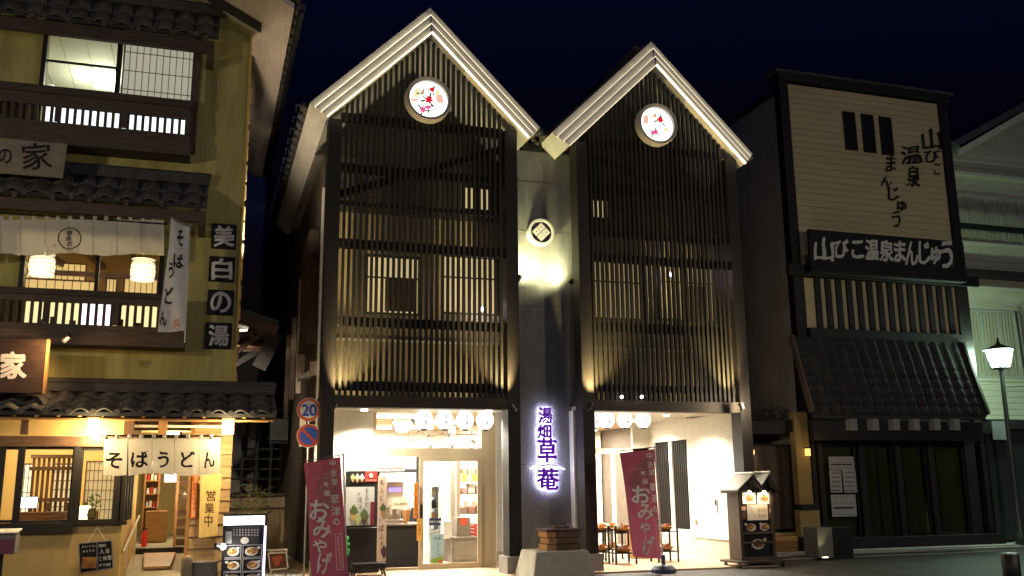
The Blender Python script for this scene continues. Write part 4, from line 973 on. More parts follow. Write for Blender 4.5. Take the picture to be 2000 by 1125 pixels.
for k in range(6): xx = a[0]+.035+.06*(k % 3)+(a[1]-a[0])*.5; m.box(xx-.02, xx+.015, MY+.016, MY+.0195, a[3]-.12-.1*(k//3), a[3]-.07-.1*(k//3))
m.build('menu_picture', egg_m, t)
letters(line_text('草菴めにゅう', 1463, 989, 1476, 1010, 2.2, 3.2), plane_surf(MY+.018), ink, t, off=0, brush=0)
for (p0, p1, q0, q1, c) in ((1446, 1457, 988, 1014, 0), (1501, 1511, 986, 1012, 1)):
    a = rect(p0, q0, p1, q1, MY+.03); M().box(a[0], a[1], MY+.02, MY+.026, a[2], a[3]).build('side_picture', meat_m, t)
    zz = (a[2]+a[3])/2; M().box(a[0]+.01, a[1]-.01, MY+.015, MY+.0195, zz-.02+.06*(1-c), zz+.05+.06*(1-c)).build('picture_band', flat('pink_print%d' % c, (.7, .4, .35)), t)
for k, px in enumerate((1463, 1492)):
    x, z = F(px, 960)
    M().cyl((x, MY-.02, z), (x, MY+.0, z-.02), .03, .035, n=10).build('lamp_head', emis('menu_lamp', (1, .78, .45), 10), t)
    light('SPOT', (x, MY-.06, z-.0), 13, (1, .80, .52), t, .03, aim=(x, MY+.12, z-.9), spot=150, blend=.8)

# street lamps
lamp_glow = emis('lamp_glow', (.70, 1.0, .78), 30)
def street_lamp(x, y, h, lab, power, glow=lamp_glow, col=(.66, 1.0, .74), arm=True):
    t = thing('street_lamp', lab, 'street lamp', (x, y, 0), 'lantern shaped street lamps')
    M().lathe((x, y, 0), [(.13, 0), (.13, .25), (.08, .4), (.06, 1.2), (.05, h-.4), (.06, h-.33), (.04, h-.29)], 14).build('post', flat('lamp_metal', (.04, .05, .045), .35), t, True)
    m = M(); z0, z1 = h-.28, h+.14; a, b = .135, .215
    m.hexa([(x-a, y-a, z0), (x+a, y-a, z0), (x+a, y+a, z0), (x-a, y+a, z0), (x-b, y-b, z1), (x+b, y-b, z1), (x+b, y+b, z1), (x-b, y+b, z1)]); m.build('lantern_glass', glow, t)
    m = M()
    for sx in (-1, 1):
        for sy in (-1, 1): m.bar((x+sx*(a+.01), y+sy*(a+.01), z0), (x+sx*(b+.01), y+sy*(b+.01), z1), .02)
    m.box(x-a-.03, x+a+.03, y-a-.03, y+a+.03, z0-.04, z0-.002); m.build('lantern_frame', black_paint, t)
    m = M(); m.lathe((x, y, z1+.004), [(.36, 0), (.36, .02), (.16, .10), (.05, .15), (.02, .24), (.035, .27), (.01, .31)], 8); m.build('lantern_roof', black_paint, t)
    if arm: M().cyl((x, y, h-.75), (x+1.1, y+.1, h-.68), .018, n=8).build('arm', alu, t)
    light('POINT', (x, y-.30, h-.1), power, col, t, .2); light('POINT', (x, y+.30, h-.05), power*4.5, col, t, .2)
    return t
lx, lz = at(1953, 703, 18.2)
street_lamp(lx, 18.2, lz+.1, 'street lamp with glowing greenish white lantern at the right edge', 115)
street_lamp(-8.5, 7.5, 5.0, 'warm street lamp on the square left of and behind the viewer', 170, emis('lamp_glow_warm', (1, .85, .5), 10), (1, .88, .62), False)
street_lamp(14.0, 4.5, 5.2, 'warm street lamp on the square to the right of the viewer', 190, emis('lamp_glow_warm2', (1, .85, .5), 10), (1, .88, .66), False)

street_lamp(3.5, -2.5, 4.8, 'warm street lamp on the square straight behind the viewer', 130, emis('lamp_glow_warm3', (1, .85, .5), 10), (1, .88, .70), False)
# bollard
x, z = at(1972, 1080, 11.5)
t = thing('bollard', 'short black bollard with a pale rim at the lower right corner', 'bollard', (x, 11.5, 0))
z = at(1972, 1080, 11.5)[1]; M().lathe((x, 11.5, 0), [(.125, 0), (.125, z-.03), (.12, z-.028)], 20).build('post', black_paint, t, True)
M().lathe((x, 11.5, z-.026), [(.128, 0), (.128, .02), (.115, .028), (.01, .03)], 20).build('cap', alu, t, True)

# light box sign stand and step on the right pavement
t = thing('sign_box', 'grey metal box stand on the pavement left of the dark shop doors', 'stand', (at(1630, 1098, 17.0)[0], 17.0, 0))
a = rect(1598, 1030, 1628, 1092, 17.0); b = rect(1628, 1030, 1665, 1097, 17.0)
M().box(a[0], a[1]-.004, 17.0, 17.5, 0, a[3]).build('grey_panel', mat('dull_grey_panel', (.13, .125, .105), .5, .15), t, bevel=.01); M().box(b[0], b[1], 16.98, 17.5, 0, b[3]).build('dark_panel', soft_black, t, bevel=.01)
x, z = at(1606, 1096, 16.9)
g = thing('ground_light', 'small floor light shining up the grey box stand', 'floor light', (x, 16.8, 0))
M().box(x-.16, x+.16, 16.74, 16.84, 0, .05).build('housing', black_paint, g); M().box(x-.05, x+.05, 16.76, 16.82, .051, .06).build('lens', emis('floor_lens', (1, .9, .6), 8), g)
light('SPOT', (x, 16.8, .08), 9, (1, .88, .5), g, .03, aim=(x, 17.05, .8), spot=70)
t = thing('wooden_step', 'low yellow wooden step behind the menu house', 'step', (at(1545, 1098, 18.0)[0], 18.2, 0))
a = rect(1515, 1070, 1560, 1094, 18.4)
for k in range(3): M().box(a[0]-.3, a[1], 18.4, 18.9, .03+k*.12, .03+k*.12+.112).build('plank', honey_wood, t)
M().box(a[1]+.004, a[1]+.4, 18.45, 18.9, .03, .36).build('dark_end', soft_black, t)

# ================================================================== SOBA INN (left)
YA = 16.8
A = thing('soba_inn', 'olive plastered three storey soba inn with wooden balconies and tiled pent roofs', 'inn', (-2.5, YA, 0))
XR = .43; XL = -6.5
WA = lambda a, b, c, d, Y=YA: rect(a, b, c, d, Y)
w3 = WA(88, 58, 382, 205); w2 = WA(47, 485, 312, 572); w2b = WA(42, 588, 306, 637); w3b = WA(78, 212, 363, 258)
ztop = at(495, 30, YA)[1]
zw_ = w3[3]+.08
m = wall_cells(XL, XR, 2.95, zw_, YA, YA+.25, [w3[:2]+w3[2:], w2, w2b, w3b]); 
m.prism([(XL, zw_), (XR, zw_), (XR, ztop), (XR-4.5, ztop+2.2), (XL, ztop+1.6)], YA, YA+.25); m.build('upper_wall', plaster, A)
M().box(XR-.35, XR-.22, YA+.26, 30, 0, 9.3).build('side_wall', rear_plaster, A)
M().box(XR-.03, XR+.006, YA-.03, YA-.003, 2.9, ztop-.1).build('corner_trim', flat('yellow_corner_trim', (.60, .40, .08)), A)
# main roof with pale soffit over the alley
ze = 9.45; xe = 1.07
sl = (ztop+2.0-ztop)/4.5
rz = lambda x: ze-(x-xe)*.52
m = M(); m.prism([(-5, rz(-5)), (xe-.02, ze), (xe-.02, ze+.10), (-5, rz(-5)+.1)], YA-1.7, 24.5); m.build('soffit', soffit_m, A)
roofA = M().prism([(-5.2, rz(-5)+.12), (xe+.06, ze+.105), (xe+.1, ze+.22), (-5.2, rz(-5)+.4)], YA-1.75, 24.6).build('roof', grey_roof, A)
g = M(); g.cyl((0, -.16, 0), (0, .13, .03), .095, .085, n=10); me = g.mesh('eave_tile', grey_roof, True)
for i in range(25): put('eave_tile', me, roofA, (xe+.08, YA-1.5+i*.36, ze+.07), (0, 0, 0))
M().cyl((xe+.10, YA-1.7, ze-.02), (xe+.10, 24.5, ze-.02), .05, n=8).build('gutter', black_paint, roofA)
M().prism([(-5, rz(-5)-.18), (xe-.5, rz(xe-.5)-.18), (xe-.5, rz(xe-.5)-.02), (-5, rz(-5)-.02)], YA-.55, YA-.48).build('bargeboard', flat('dark_green_barge', (.03, .03, .02)), A)

t = thing('wall_uplight', 'hidden wall lamp on the alley side of the inn, washing the eaves', 'wall lamp', (XR-.1, 17.3, 5.4))
M().cyl((XR-.08, 17.3, 5.3), (XR-.08, 17.3, 5.5), .07, n=12).build('lamp_body', black_paint, t); M().cyl((XR-.08, 17.3, 5.501), (XR-.08, 17.3, 5.515), .055, n=12).build('lens', emis('uplight_lens', (1, .82, .6), 6), t)
light('SPOT', (XR-.06, 17.3, 5.56), 260, (1, .80, .58), t, .04, aim=(1.5, 18.2, 9.3), spot=110, blend=1)
t = thing('fence_fill_lamp', 'unseen wall lamp added on the alley side of the inn to light the fence', 'wall lamp', (XR-.2, 18.2, 5.0))  # added lamp with no visible source, brightens the fence
M().cyl((XR-.12, 18.2, 5.0), (XR-.12, 18.2, 5.2), .06, n=12).build('lamp_body', black_paint, t); M().cyl((XR-.12, 18.2, 4.985), (XR-.12, 18.2, 4.999), .05, n=12).build('lens', emis('fill_lens', (1, .85, .6), 5), t)
light('SPOT', (XR-.10, 18.25, 4.93), 1000, (1, .86, .64), t, .04, aim=(1.4, 24.8, .7), spot=52, blend=1)

for i in range(16):
    zz = 3.0+i*.38; M().box(.40, .492-.0006*zz, 17.7, 17.74, zz, zz+random.uniform(.2, .36)).build('glint_block', flat('edge_cream%d' % i, (.7, .55, .3)), A)  # added blocks catch the wall lamp, imitating golden dashes of light

def small_roof(x0, x1, zt_, ztb, yt, yb, cols, rows, name='pent_roof'):
    t = M(); dy = yb-yt
    r = M().hexa([(x0, yb, ztb-.06), (x1, yb, ztb-.06), (x1, yt, zt_-.06), (x0, yt, zt_-.06), (x0, yb, ztb), (x1, yb, ztb), (x1, yt, zt_), (x0, yt, zt_)]).build(name, roof_under, A)
    tile_roof(r, x0, x1, (yt, zt_), (yb, ztb), cols, rows)
    m = M(); m.box(x0, x1+.02, yt-.10, yt, zt_, zt_+.14); m.cyl((x0, yt-.05, zt_+.16), (x1+.04, yt-.05, zt_+.16), .06, n=10); m.build('ridge', grey_roof, r)
    return r
# three pent roofs; the right ends are read off the photograph
xr1 = at(540, 800, 15.8)[0]; xr2 = at(405, 385, 16.2)[0]; xr3 = at(428, 60, 16.3)[0]
z_a, z_b = at(300, 768, 16.75)[1], at(300, 806, 15.75)[1]
r1 = small_roof(-6.3, xr1, z_a, z_b, 16.74, 15.75, 22, 3)
z_a, z_b = at(250, 352, 16.75)[1], at(250, 392, 16.1)[1]; r2 = small_roof(-6.3, xr2, z_a, z_b+.02, 16.74, 16.1, 18, 2)
z_a, z_b = at(250, 12, 16.75)[1], at(250, 52, 16.2)[1]; r3 = small_roof(-6.3, xr3, z_a, z_b+.02, 16.74, 16.2, 18, 2)
def beam(x0, x1, z0, z1, y0, y1, mt=old_wood, name='beam', par=None): return M().box(x0, x1, y0, y1, z0, z1).build(name, mt, par or A)
# eave timbers under each roof
for (py0, py1, pxr, Yf) in ((55, 78, 420, 16.3), (398, 420, 403, 16.2)):
    a = rect(0, py0, pxr, py1, Yf); beam(-6.3, a[1], a[2], a[3], Yf, Yf+.1)
    for i in range(9): xx = a[1]-.15-i*.55; M().bar((xx, Yf-.12, a[3]+.02), (xx, 16.78, a[3]+.06), .07, .08).build('rafter', old_wood, A)
    beam(a[1]-.12, a[1]-.0, a[2]-.12, a[2]-.004, Yf-.02, 16.78)
# lower eave: honey beam and rafters lit from below
a = rect(0, 808, 530, 820, 15.95); zbm = at(300, 822, 15.95)[1]
beam(-6.3, xr1-.12, zbm, zbm+.11, 15.92, 16.02, honey_wood)
n = 26
for i in range(n):
    xx = xr1-.2-i*.3; M().bar((xx, 15.78, z_b*0+at(300, 812, 15.8)[1]), (xx, 16.6, at(300, 768, 16.75)[1]-.24), .05, .07).build('rafter', honey_wood, A)
_a, _b = at(300, 806, 15.75)[1]-.10, at(300, 768, 16.75)[1]-.10
M().hexa([(-6.3, 15.77, _a-.02), (xr1-.05, 15.77, _a-.02), (xr1-.05, 16.74, _b-.02), (-6.3, 16.74, _b-.02), (-6.3, 15.77, _a), (xr1-.05, 15.77, _a), (xr1-.05, 16.74, _b), (-6.3, 16.74, _b)]).build('eave_boarding', honey_wood, A)
beam(at(243, 850, 16.2)[0], at(262, 850, 16.2)[0], zbm-.4, zbm-.003, 16.0, 16.12, brown_wood_v, 'hanging_post')
beam(at(310, 830, 16.0)[0], at(327, 830, 16.0)[0], zbm-.22, zbm-.003, 15.94, 16.02, honey_wood_v, 'hanging_post')
beam(at(42, 830, 16.0)[0], at(57, 830, 16.0)[0], zbm-.22, zbm-.003, 15.94, 16.02, brown_wood_v, 'hanging_post')
# windows
def sash(h, xs, Y, w=.045, mt=dark_wood, name='window', mid=None):
    m = M(); frame(m, h[0]-.06, h[1]+.06, h[2]-.06, h[3]+.06, Y-.06, Y+.06, .07)
    for x in xs: m.box(x-w/2, x+w/2, Y-.03, Y+.05, h[2]+.01, h[3]-.01)
    if mid: m.box(h[0]+.01, xs[0]-w/2, Y-.01, Y+.03, mid-.015, mid+.015)
    o = m.build(name, mt, A); M().box(h[0]+.012, h[1]-.012, Y+.055, Y+.06, h[2]+.012, h[3]-.012).build('pane', glass, o); return o
xs3 = at(232, 130, YA)[0]; sash(w3, [xs3], YA, .08, mid=at(160, 125, YA)[1])
def shoji(x0, x1, z0, z1, Y, nx, nz, paper, parent=None, fr=honey_wood, off=.0):
    o = M(); frame(o, x0, x1, z0, z1, Y-.015, Y+.015, .025)
    for i in range(1, nx): xx = x0+(x1-x0)*i/nx; o.box(xx-.006, xx+.006, Y-.012, Y+.0, z0+.025, z1-.025)
    for i in range(1, nz): zz = z0+(z1-z0)*i/nz; o.box(x0+.025, x1-.025, Y-.014, Y-.002, zz-.006, zz+.006)
    f = o.build('shoji_screen', fr, parent or A); M().box(x0+.02, x1-.02, Y+.016, Y+.02, z0+.02, z1-.02).build('paper', paper, f); return f
paper3 = emis('lit_shoji_paper', (.78, .76, .60), .50)
paper_warm = emis('warm_shoji_paper', (.95, .66, .24), .8)
shoji(xs3+.05, w3[1], w3[2], w3[3], YA+.12, 11, 4, paper3, fr=flat('pale_lattice', (.30, .26, .2)))
# third floor room
roomp = flat('room_plaster', (.62, .60, .46)); 
m = M(); m.box(-4.6, -.2, 22.9, 23, 6.6, 9.3); m.box(-4.6, -4.5, YA+.3, 22.9, 6.6, 9.3); m.box(-.3, -.2, YA+.3, 22.9, 6.6, 9.3); m.box(-4.5, -.3, YA+.3, 20.9, 6.5, 6.58); m.build('room_wall', roomp, A)
zc3 = 9.35
m = M()
for i in range(10): m.box(-4.5+.42*i, -4.5+.42*i+.41, YA+.26, 22.9, zc3, zc3+.05)
m.build('room_ceiling', roomp, A)
_k = (zc3-.1-1.5)/(at(205, 160, 1.0)[1]-1.5)
lx_, ly_ = at(205, 160, _k)[0], _k
t = thing('ceiling_lamp', 'bright ceiling lamp in the top floor room, seen through the clear pane', 'ceiling lamp', (lx_, ly_, zc3-.12))
M().box(lx_-.2, lx_+.22, ly_-.3, ly_+.3, zc3-.13, zc3-.01).build('diffuser', emis('cool_diffuser', (.85, .95, 1), 9), t)
light('POINT', (lx_, ly_, zc3-.35), 75, (.95, 1, .85), t, .15)
t = thing('smoke_alarm', 'small round white fitting on the top floor ceiling', 'fitting', (at(100, 145, 19.4)[0], 19.4, zc3-.03)); c = wl(t); M().cyl((c.x, c.y, c.z), (c.x, c.y, c.z+.03), .09, n=16).build('disc', white_paint, t)
# lit strips behind balconies
cool = emis('cool_lit_glass', (.85, .95, 1.0), 1.6)
M().box(w3b[0], w3b[1], YA+.2, YA+.24, w3b[2], w3b[3]).build('lit_window_strip', cool, A)
m = M(); m.box(-4.4, XR-.15, 20.4, 20.5, 3.2, 6.3); m.box(-4.4, XR-.15, YA+.3, 20.4, 6.2, 6.3); m.box(-4.4, -4.3, YA+.3, 20.4, 3.2, 6.2); m.box(XR-.2, XR-.12, YA+.3, 20.4, 3.2, 6.2); m.box(-4.4, XR-.15, YA+.3, 20.4, 3.1, 3.2); m.build('room_wall', flat('warm_room', (.50, .34, .14)), A)
xs2 = at(190, 530, YA)[0]; sash(w2, [xs2], YA, .06)
def shoji_row(px0, px1, py0, py1, Y, nx, nz, paper): a = rect(px0, py0, px1, py1, Y); shoji(a[0], a[1], a[2]-.4, a[3], Y, nx, nz, paper, fr=brown_wood)
shoji_row(20, 190, 545, 600, 19.2, 10, 3, paper_warm); shoji_row(205, 228, 543, 600, 19.2, 3, 3, paper_warm); shoji_row(240, 308, 543, 600, 19.2, 6, 3, paper_warm)
shoji_row(50, 170, 512, 522, 20.2, 10, 2, paper_warm)
for i in range(6): M().bar((-3.9+i*.75, YA+.4, 5.75), (-3.9+i*.75+.25, 20.3, 5.95), .09, .12).build('ceiling_joist', brown_wood, A)
M().box(-4.2, .2, 18.4, 18.5, 5.35, 5.43).build('room_rail', brown_wood, A)
for k, (px, py) in enumerate(((82, 521), (279, 531))):
    x, z = at(px, py, 18.0)
    t = thing('pendant_lamp', ['glowing drum pendant lamp at the left of the middle floor window', 'glowing drum pendant lamp at the right of the middle floor window'][k], 'pendant lamp', (x, 18.0, z-.16), 'drum pendant lamps in the middle floor')
    M().lathe((x, 18.0, z), [(.20, -.155), (.215, 0), (.20, .155)], 24).build('shade', emis('drum_shade', (1, .86, .58), 1.7), t, True)
    m = M()
    for j in range(4): m.lathe((x, 18.0, z), [(.218, -.12+.08*j), (.218, -.112+.08*j)], 24)
    m.build('shade_ribs', honey_wood, t)
    M().cyl((x, 18, z+.16), (x, 18, 6.15), .008, n=6).build('cord', white_paint, t); M().lathe((x, 18, z+.22), [(.21, 0), (.02, .05)], 20).build('canopy', white_paint, t)
    light('POINT', (x, 17.7, z-.1), 26, (1, .78, .42), t, .15)
a = w2b; M().box(a[0], a[1], YA+.3, YA+.34, a[2], a[3]).build('lit_window_strip', emis('warm_lit_glass', (1, .84, .42), 1.1), A)
for px, q in ((165, .35), (205, .2)): xx = at(px, 610, YA)[0]; M().box(xx-.12, xx+q-.1, YA+.27, YA+.295, a[2], a[3]).build('lit_window_strip', emis('violet_white_glass', (1, .92, 1), 2.2), A)
for px in (75, 100, 138, 232, 270): xx = at(px, 628, YA)[0]; M().box(xx-.05, xx+.05, YA+.2, YA+.26, a[2], a[2]+.12+.05*(px % 3)).build('sill_item', brown_wood_v, A)
# balconies
def balcony(pxr, top, rail, bot, gaps, Yb_, slats_px, parent_name='balcony', low=True):
    """projecting wooden railing: top rail, uprights in front of the lit strip, solid lower boards"""
    o = thing('x', None, None, (0, 0, 0)); bpy.data.objects.remove(o)
    a = rect(0, top, pxr, bot, Yb_); xr = a[1]
    zt1 = at(200, top, Yb_)[1]; zt0 = at(200, rail, Yb_)[1]; zb1 = at(200, gaps, Yb_)[1]; zb0 = at(200, bot, Yb_)[1]
    b = M().box(XL+.2, xr, Yb_, Yb_+.07, zt0, zt1).build(parent_name, old_wood, A)
    M().box(XL+.2, xr, Yb_-.02, Yb_+.08, zb0, zb1).build('lower_board', old_wood, b)
    M().box(XL+.2, xr+.02, Yb_-.05, Yb_+.10, zb0-.11, zb0-.004).build('bottom_rail', old_wood, b)
    M().box(XL+.2, xr+.03, Yb_-.04, Yb_+.09, zt1+.003, zt1+.06).build('handrail', old_wood, b)
    m = M().box(-.028, .028, 0, .04, 0, zt0-zb1); me = m.mesh('baluster', old_wood_v)
    n = int((xr-XL-.3)/slats_px)
    for i in range(n):
        xx = xr-.05-i*slats_px; put('baluster', me, b, (xx, Yb_+.015, zb1), scale=(1, 1, 1))
    for i in range(0, 12): 
        xx = xr-.06-i*.62; M().box(xx-.045, xx+.045, Yb_-.03, Yb_+.10, zb1+.003, zt0-.003).build('post', old_wood_v, b)
    M().box(xr-.10, xr, Yb_+.105, YA-.003, zb0-.1, zt1).build('end_panel', old_wood_v, b)
    return b
balcony(368, 188, 214, 256, 262, YA-.42, .118) if False else None
def balcony2(pxr, p_hand, p_top, p_gt, p_gb, p_bot, p_low, Yb_, pitch):
    Z = lambda p: at(220, p, Yb_)[1]
    xr = at(pxr, (p_hand+p_bot)/2, Yb_)[0]
    b = M().box(XL+.2, xr, Yb_, Yb_+.07, Z(p_gt), Z(p_top)).build('balcony', old_wood, A)
    M().box(XL+.2, xr+.03, Yb_-.04, Yb_+.09, Z(p_top)+.003, Z(p_hand)).build('handrail', old_wood, b)
    M().box(XL+.2, xr, Yb_, Yb_+.06, Z(p_bot), Z(p_gb)).build('lower_board', old_wood, b)
    M().box(XL+.2, xr+.03, Yb_-.05, YA-.01, Z(p_low), Z(p_bot)-.003).build('floor_beam', old_wood, b)
    h = Z(p_gt)-Z(p_gb); me = M().box(-.024, .024, 0, .04, 0, h-.004).mesh('baluster', old_wood_v)
    n = int((xr-XL-.3)/pitch)
    for i in range(n): put('baluster', me, b, (xr-.05-i*pitch, Yb_+.015, Z(p_gb)+.002))
    for i in range(10): xx = xr-.03-i*1.02; M().box(xx-.05, xx+.05, Yb_-.03, Yb_-.004, Z(p_gb)+.003, Z(p_gt)-.003).build('post', old_wood_v, b)
    M().box(xr-.08, xr-.01, Yb_+.10, YA-.005, Z(p_bot)+.003, Z(p_hand)-.05).build('end_panel', old_wood_v, b)
    return b
balcony2(372, 182, 196, 218, 249, 262, 292, YA-.42, .118)
balcony2(360, 570, 582, 594, 636, 648, 676, YA-.42, .118)
beam(XR-.0+at(375, 240, YA-.3)[0]-XR-.05, at(385, 240, YA-.3)[0], at(380, 300, YA-.3)[1], at(380, 80, YA-.3)[1], YA-.32, YA-.25, old_wood_v, 'corner_post')
M().box(w3b[0]+.3, w3b[1]-1.2, YA-.012, YA-.004, at(160, 281, YA)[1]-.01, at(160, 279, YA)[1]+.01).build('lit_slit', cool, A)

# ---- ground floor
YB = 16.3
lampw = emis('porch_lantern_glass', (1, .86, .58), 9)
wy = lambda a, b, c, d: rect(a, b, c, d, YB)
g1_, g2_, g3_ = wy(-60, 872, 36, 1022), wy(36, 872, 143, 1022), wy(152, 874, 229, 1020)
m = wall_cells(XL, at(247, 900, YB)[0], 0, zbm+.25, YB, YB+.12, [(XL+.1, g1_[1]-.0, g1_[2], g1_[3]), g2_, g3_]); m.build('bay_wall', plaster_warm, A)
beam(XL, at(247, 860, YB)[0]+.0, at(120, 872, YB)[1], at(120, 852, YB)[1], YB-.05, YB-.003, brown_wood)
beam(XL, at(143, 1035, YB)[0], at(80, 1042, YB)[1], at(80, 1021, YB)[1], YB-.08, YB-.003, dark_wood_h)
beam(at(143, 1035, YB)[0]+.003, at(247, 1035, YB)[0], at(180, 1026, YB)[1], at(180, 1019, YB)[1], YB-.05, YB-.003, dark_wood_h)
for px in (0, 38, 148, 232):
    xx = at(px, 940, YB)[0]; beam(xx-.05, xx+.05, g2_[2]-.05, g2_[3]+.04, YB-.04, YB-.002, dark_wood, 'mullion')
for h in ((XL+.1, g1_[1], g1_[2], g1_[3]), g2_, g3_):
    f = frame(M(), h[0]+.004, h[1]-.004, h[2]+.004, h[3]-.004, YB+.01, YB+.08, .04).build('window', dark_wood, A)
    M().box(h[0]+.04, h[1]-.04, YB+.04, YB+.046, h[2]+.04, h[3]-.04).build('pane', glass, f)
# angled end of the bay
xa0 = at(247, 900, YB)[0]; xb0, yb0 = at(262, 900, 17.6)[0], 17.6
def angled(z0, z1, mt, name, off=0): return M().hexa([(xa0, YB+off, z0), (xb0, yb0, z0), (xb0-.08, yb0+.02, z0), (xa0-.08, YB+.02+off, z0), (xa0, YB+off, z1), (xb0, yb0, z1), (xb0-.08, yb0+.02, z1), (xa0-.08, YB+.02+off, z1)]).build(name, mt, A)
angled(0, g2_[2], plaster_warm, 'bay_end'); angled(g2_[3], zbm+.3, plaster_warm, 'bay_end'); angled(g2_[2]+.003, g2_[3]-.003, glass, 'angled_pane')
for k in range(4):
    u = k/3; xx, yy = xa0+(xb0-xa0)*u, YB+(yb0-YB)*u; M().box(xx-.06, xx+.02, yy-.04, yy+.04, g2_[2]+.002, g2_[3]-.002).build('mullion', dark_wood, A)
# dining room behind
diner = flat('dining_plaster', (.66, .50, .24))
m = M(); m.box(XL, xb0-.1, 20.4, 20.5, .3, 3.0); m.box(XL, xb0-.1, YB+.15, 20.4, 2.85, 2.93); m.box(XL, xb0-.1, YB+.15, 20.4, .30, .36); m.box(xb0-.12, xb0-.1, 17.7, 20.4, .36, 2.85); m.build('dining_room', diner, A)
for (a, b_, c, d, nx, nz, pp) in [(36, 905, 62, 1012, 3, 6, None), (100, 905, 140, 1000, 4, 10, emis('shoji_ground', (.95, .78, .45), .7)), (165, 900, 225, 990, 7, 9, emis('shoji_ground2', (.9, .72, .36), .5))]:
    h = rect(a, b_, c, d, 18.6)
    if pp: shoji(h[0], h[1], .5, h[3], 18.6, nx, nz, pp, fr=brown_wood)
    else: shoji(h[0], h[1], .5, h[3], 18.6, nx, nz, emis('shoji_bright', (1, .9, .6), 1.3), fr=brown_wood)
t = thing('partition_screen', 'slatted wooden partition inside the ground floor dining room', 'partition', (at(100, 1000, 17.8)[0], 17.8, .36))
h = rect(62, 895, 140, 1010, 17.8)
for i in range(9): xx = h[0]+(h[1]-h[0])*i/8; M().box(xx-.02, xx+.02, 17.78, 17.83, h[2]-.2, h[3]).build('slat', brown_wood_v, t)
for zz in (h[3], h[3]-.2, h[2]+.25): M().box(h[0]-.05, h[1]+.05, 17.76, 17.85, zz, zz+.06).build('rail', brown_wood, t)
h = rect(60, 985, 110, 1012, 17.3)
t = thing('dining_bench', 'brown bench and table inside the bay window', 'bench', (h[0], 17.3, .36)); M().box(h[0]-.2, h[1]+.6, 17.3, 17.7, h[2]-.05, h[3]-.12).build('seat', brown_wood, t, bevel=.01)
for i in range(4): M().box(h[0]-.1+.28*i, h[0]-.04+.28*i, 17.66, 17.7, h[3]-.12, h[3]+.02).build('back_slat', brown_wood_v, t)
t = thing('flower_vase', 'small plant in a dark vase on the window table', 'plant', (at(178, 1012, 17.0)[0], 17.0, at(178, 1015, 17)[1]))
c = wl(t); M().lathe((c.x, c.y, c.z), [(.05, 0), (.07, .08), (.05, .17), (.06, .18)], 12).build('vase', flat('vase', (.08, .07, .04)), t, True)
m = M()
for k in range(36): a_ = random.uniform(0, 6.28); rr = random.uniform(.02, .13); zz = random.uniform(.18, .38); p = Vector((c.x+rr*math.cos(a_), c.y+rr*math.sin(a_), c.z+zz)); q = Vector((random.uniform(-.03, .03), random.uniform(-.02, .02), .03)); m.quad([p, p+Vector((.02, 0, .01)), p+q+Vector((.01, 0, .02)), p+q])
m.build('leaves', flat('house_plant_leaf', (.08, .14, .03)), t)
t = thing('table_lamp', 'glowing cream table lamp beside the vase', 'lamp', (at(165, 1010, 17.1)[0], 17.1, at(165, 1015, 17.1)[1])); c = wl(t)
M().lathe((c.x, c.y, c.z), [(.09, 0), (.10, .1), (.08, .22)], 14).build('shade', emis('table_lamp_glow', (1, .88, .55), 3), t, True)
t = thing('screen_lamp', 'violet-white glowing tablet reflected low in the left bay window', 'screen', (at(52, 985, 17.0)[0], 17.0, at(52, 990, 17)[1]))
h = rect(34, 971, 72, 992, 17.0); M().box(h[0], h[1], 17.0, 17.03, h[2], h[3]).build('screen', emis('screen_glow', (.9, .82, 1), 3.5), t); M().box(h[0]-.01, h[1]+.01, 17.031, 17.045, h[2]-.01, h[3]+.01).build('casing', black_paint, t)
for k, (px, py, Y, p) in enumerate(((50, 900, 17.6, 55), (175, 903, 17.7, 45), (-60, 905, 17.6, 45), (60, 905, 19.4, 40), (200, 905, 19.4, 30))):
    x = at(px, py, Y)[0]; t = thing('dining_lamp', ['dining room ceiling lamp in the left bay window', 'dining room ceiling lamp in the right bay window', 'dining room ceiling lamp beyond the left edge', 'ceiling lamp at the back left of the dining room', 'ceiling lamp at the back right of the dining room'][k], 'lamp', (x, Y, 2.62), 'dining room lamps')
    M().box(x-.18, x+.18, Y-.1, Y+.1, 2.62, 2.8).build('shade', emis('dining_shade', (1, .84, .52), 3), t); light('POINT', (x, Y, 2.45), p*.8, (1, .80, .45), t, .12)

# entrance: walls, ramp, inner hall
xe0, xe1 = xb0, at(372, 950, 17.3)[0]
YE = 19.0
m = M(); m.box(xb0-.09, xb0, yb0+.03, YE, .0, 2.9); m.build('porch_side', plaster_warm, A)
a = at(330, 1070, YE); zs = a[1]
m = M(); m.hexa([(xe0+.0, 15.6, .004), (xe1+.0, 15.6, .004), (xe1+.1, YE, .004), (xe0+.0, YE, .004), (xe0, 15.6, .05), (xe1, 15.6, .05), (xe1+.1, YE, zs-.1), (xe0, YE, zs-.1)]); m.build('ramp', concrete_l, A)
M().hexa([(xe0+.28, 17.3, zs*.5), (xe1-.25, 17.3, zs*.5), (xe1-.2, 18.7, zs-.07), (xe0+.2, 18.7, zs-.07), (xe0+.28, 17.3, zs*.5+.04), (xe1-.25, 17.3, zs*.5+.04), (xe1-.2, 18.7, zs-.06), (xe0+.2, 18.7, zs-.06)]).build('door_mat', honey_wood, A)
M().box(xe0, xe1+.3, YE, YE+.2, 0, zs).build('sill', dark_wood_h, A)
m = M(); m.box(xe0-.3, .2, YE+.2, 25.5, 0, zs-.02); m.build('hall_floor', concrete_l, A)
hy_ = 24.5
m = M(); m.box(xe0-.5, .2, 25.4, 25.5, 0, 3.2); m.box(xe0-.35, xe0-.25, YE+.0, 25.4, zs, 3.2); m.box(xe0-.3, .2, YE, 25.4, 2.75, 2.82); m.box(.1, .2, YE+.2, 25.4, zs, 2.75); m.build('hall_wall', diner, A)
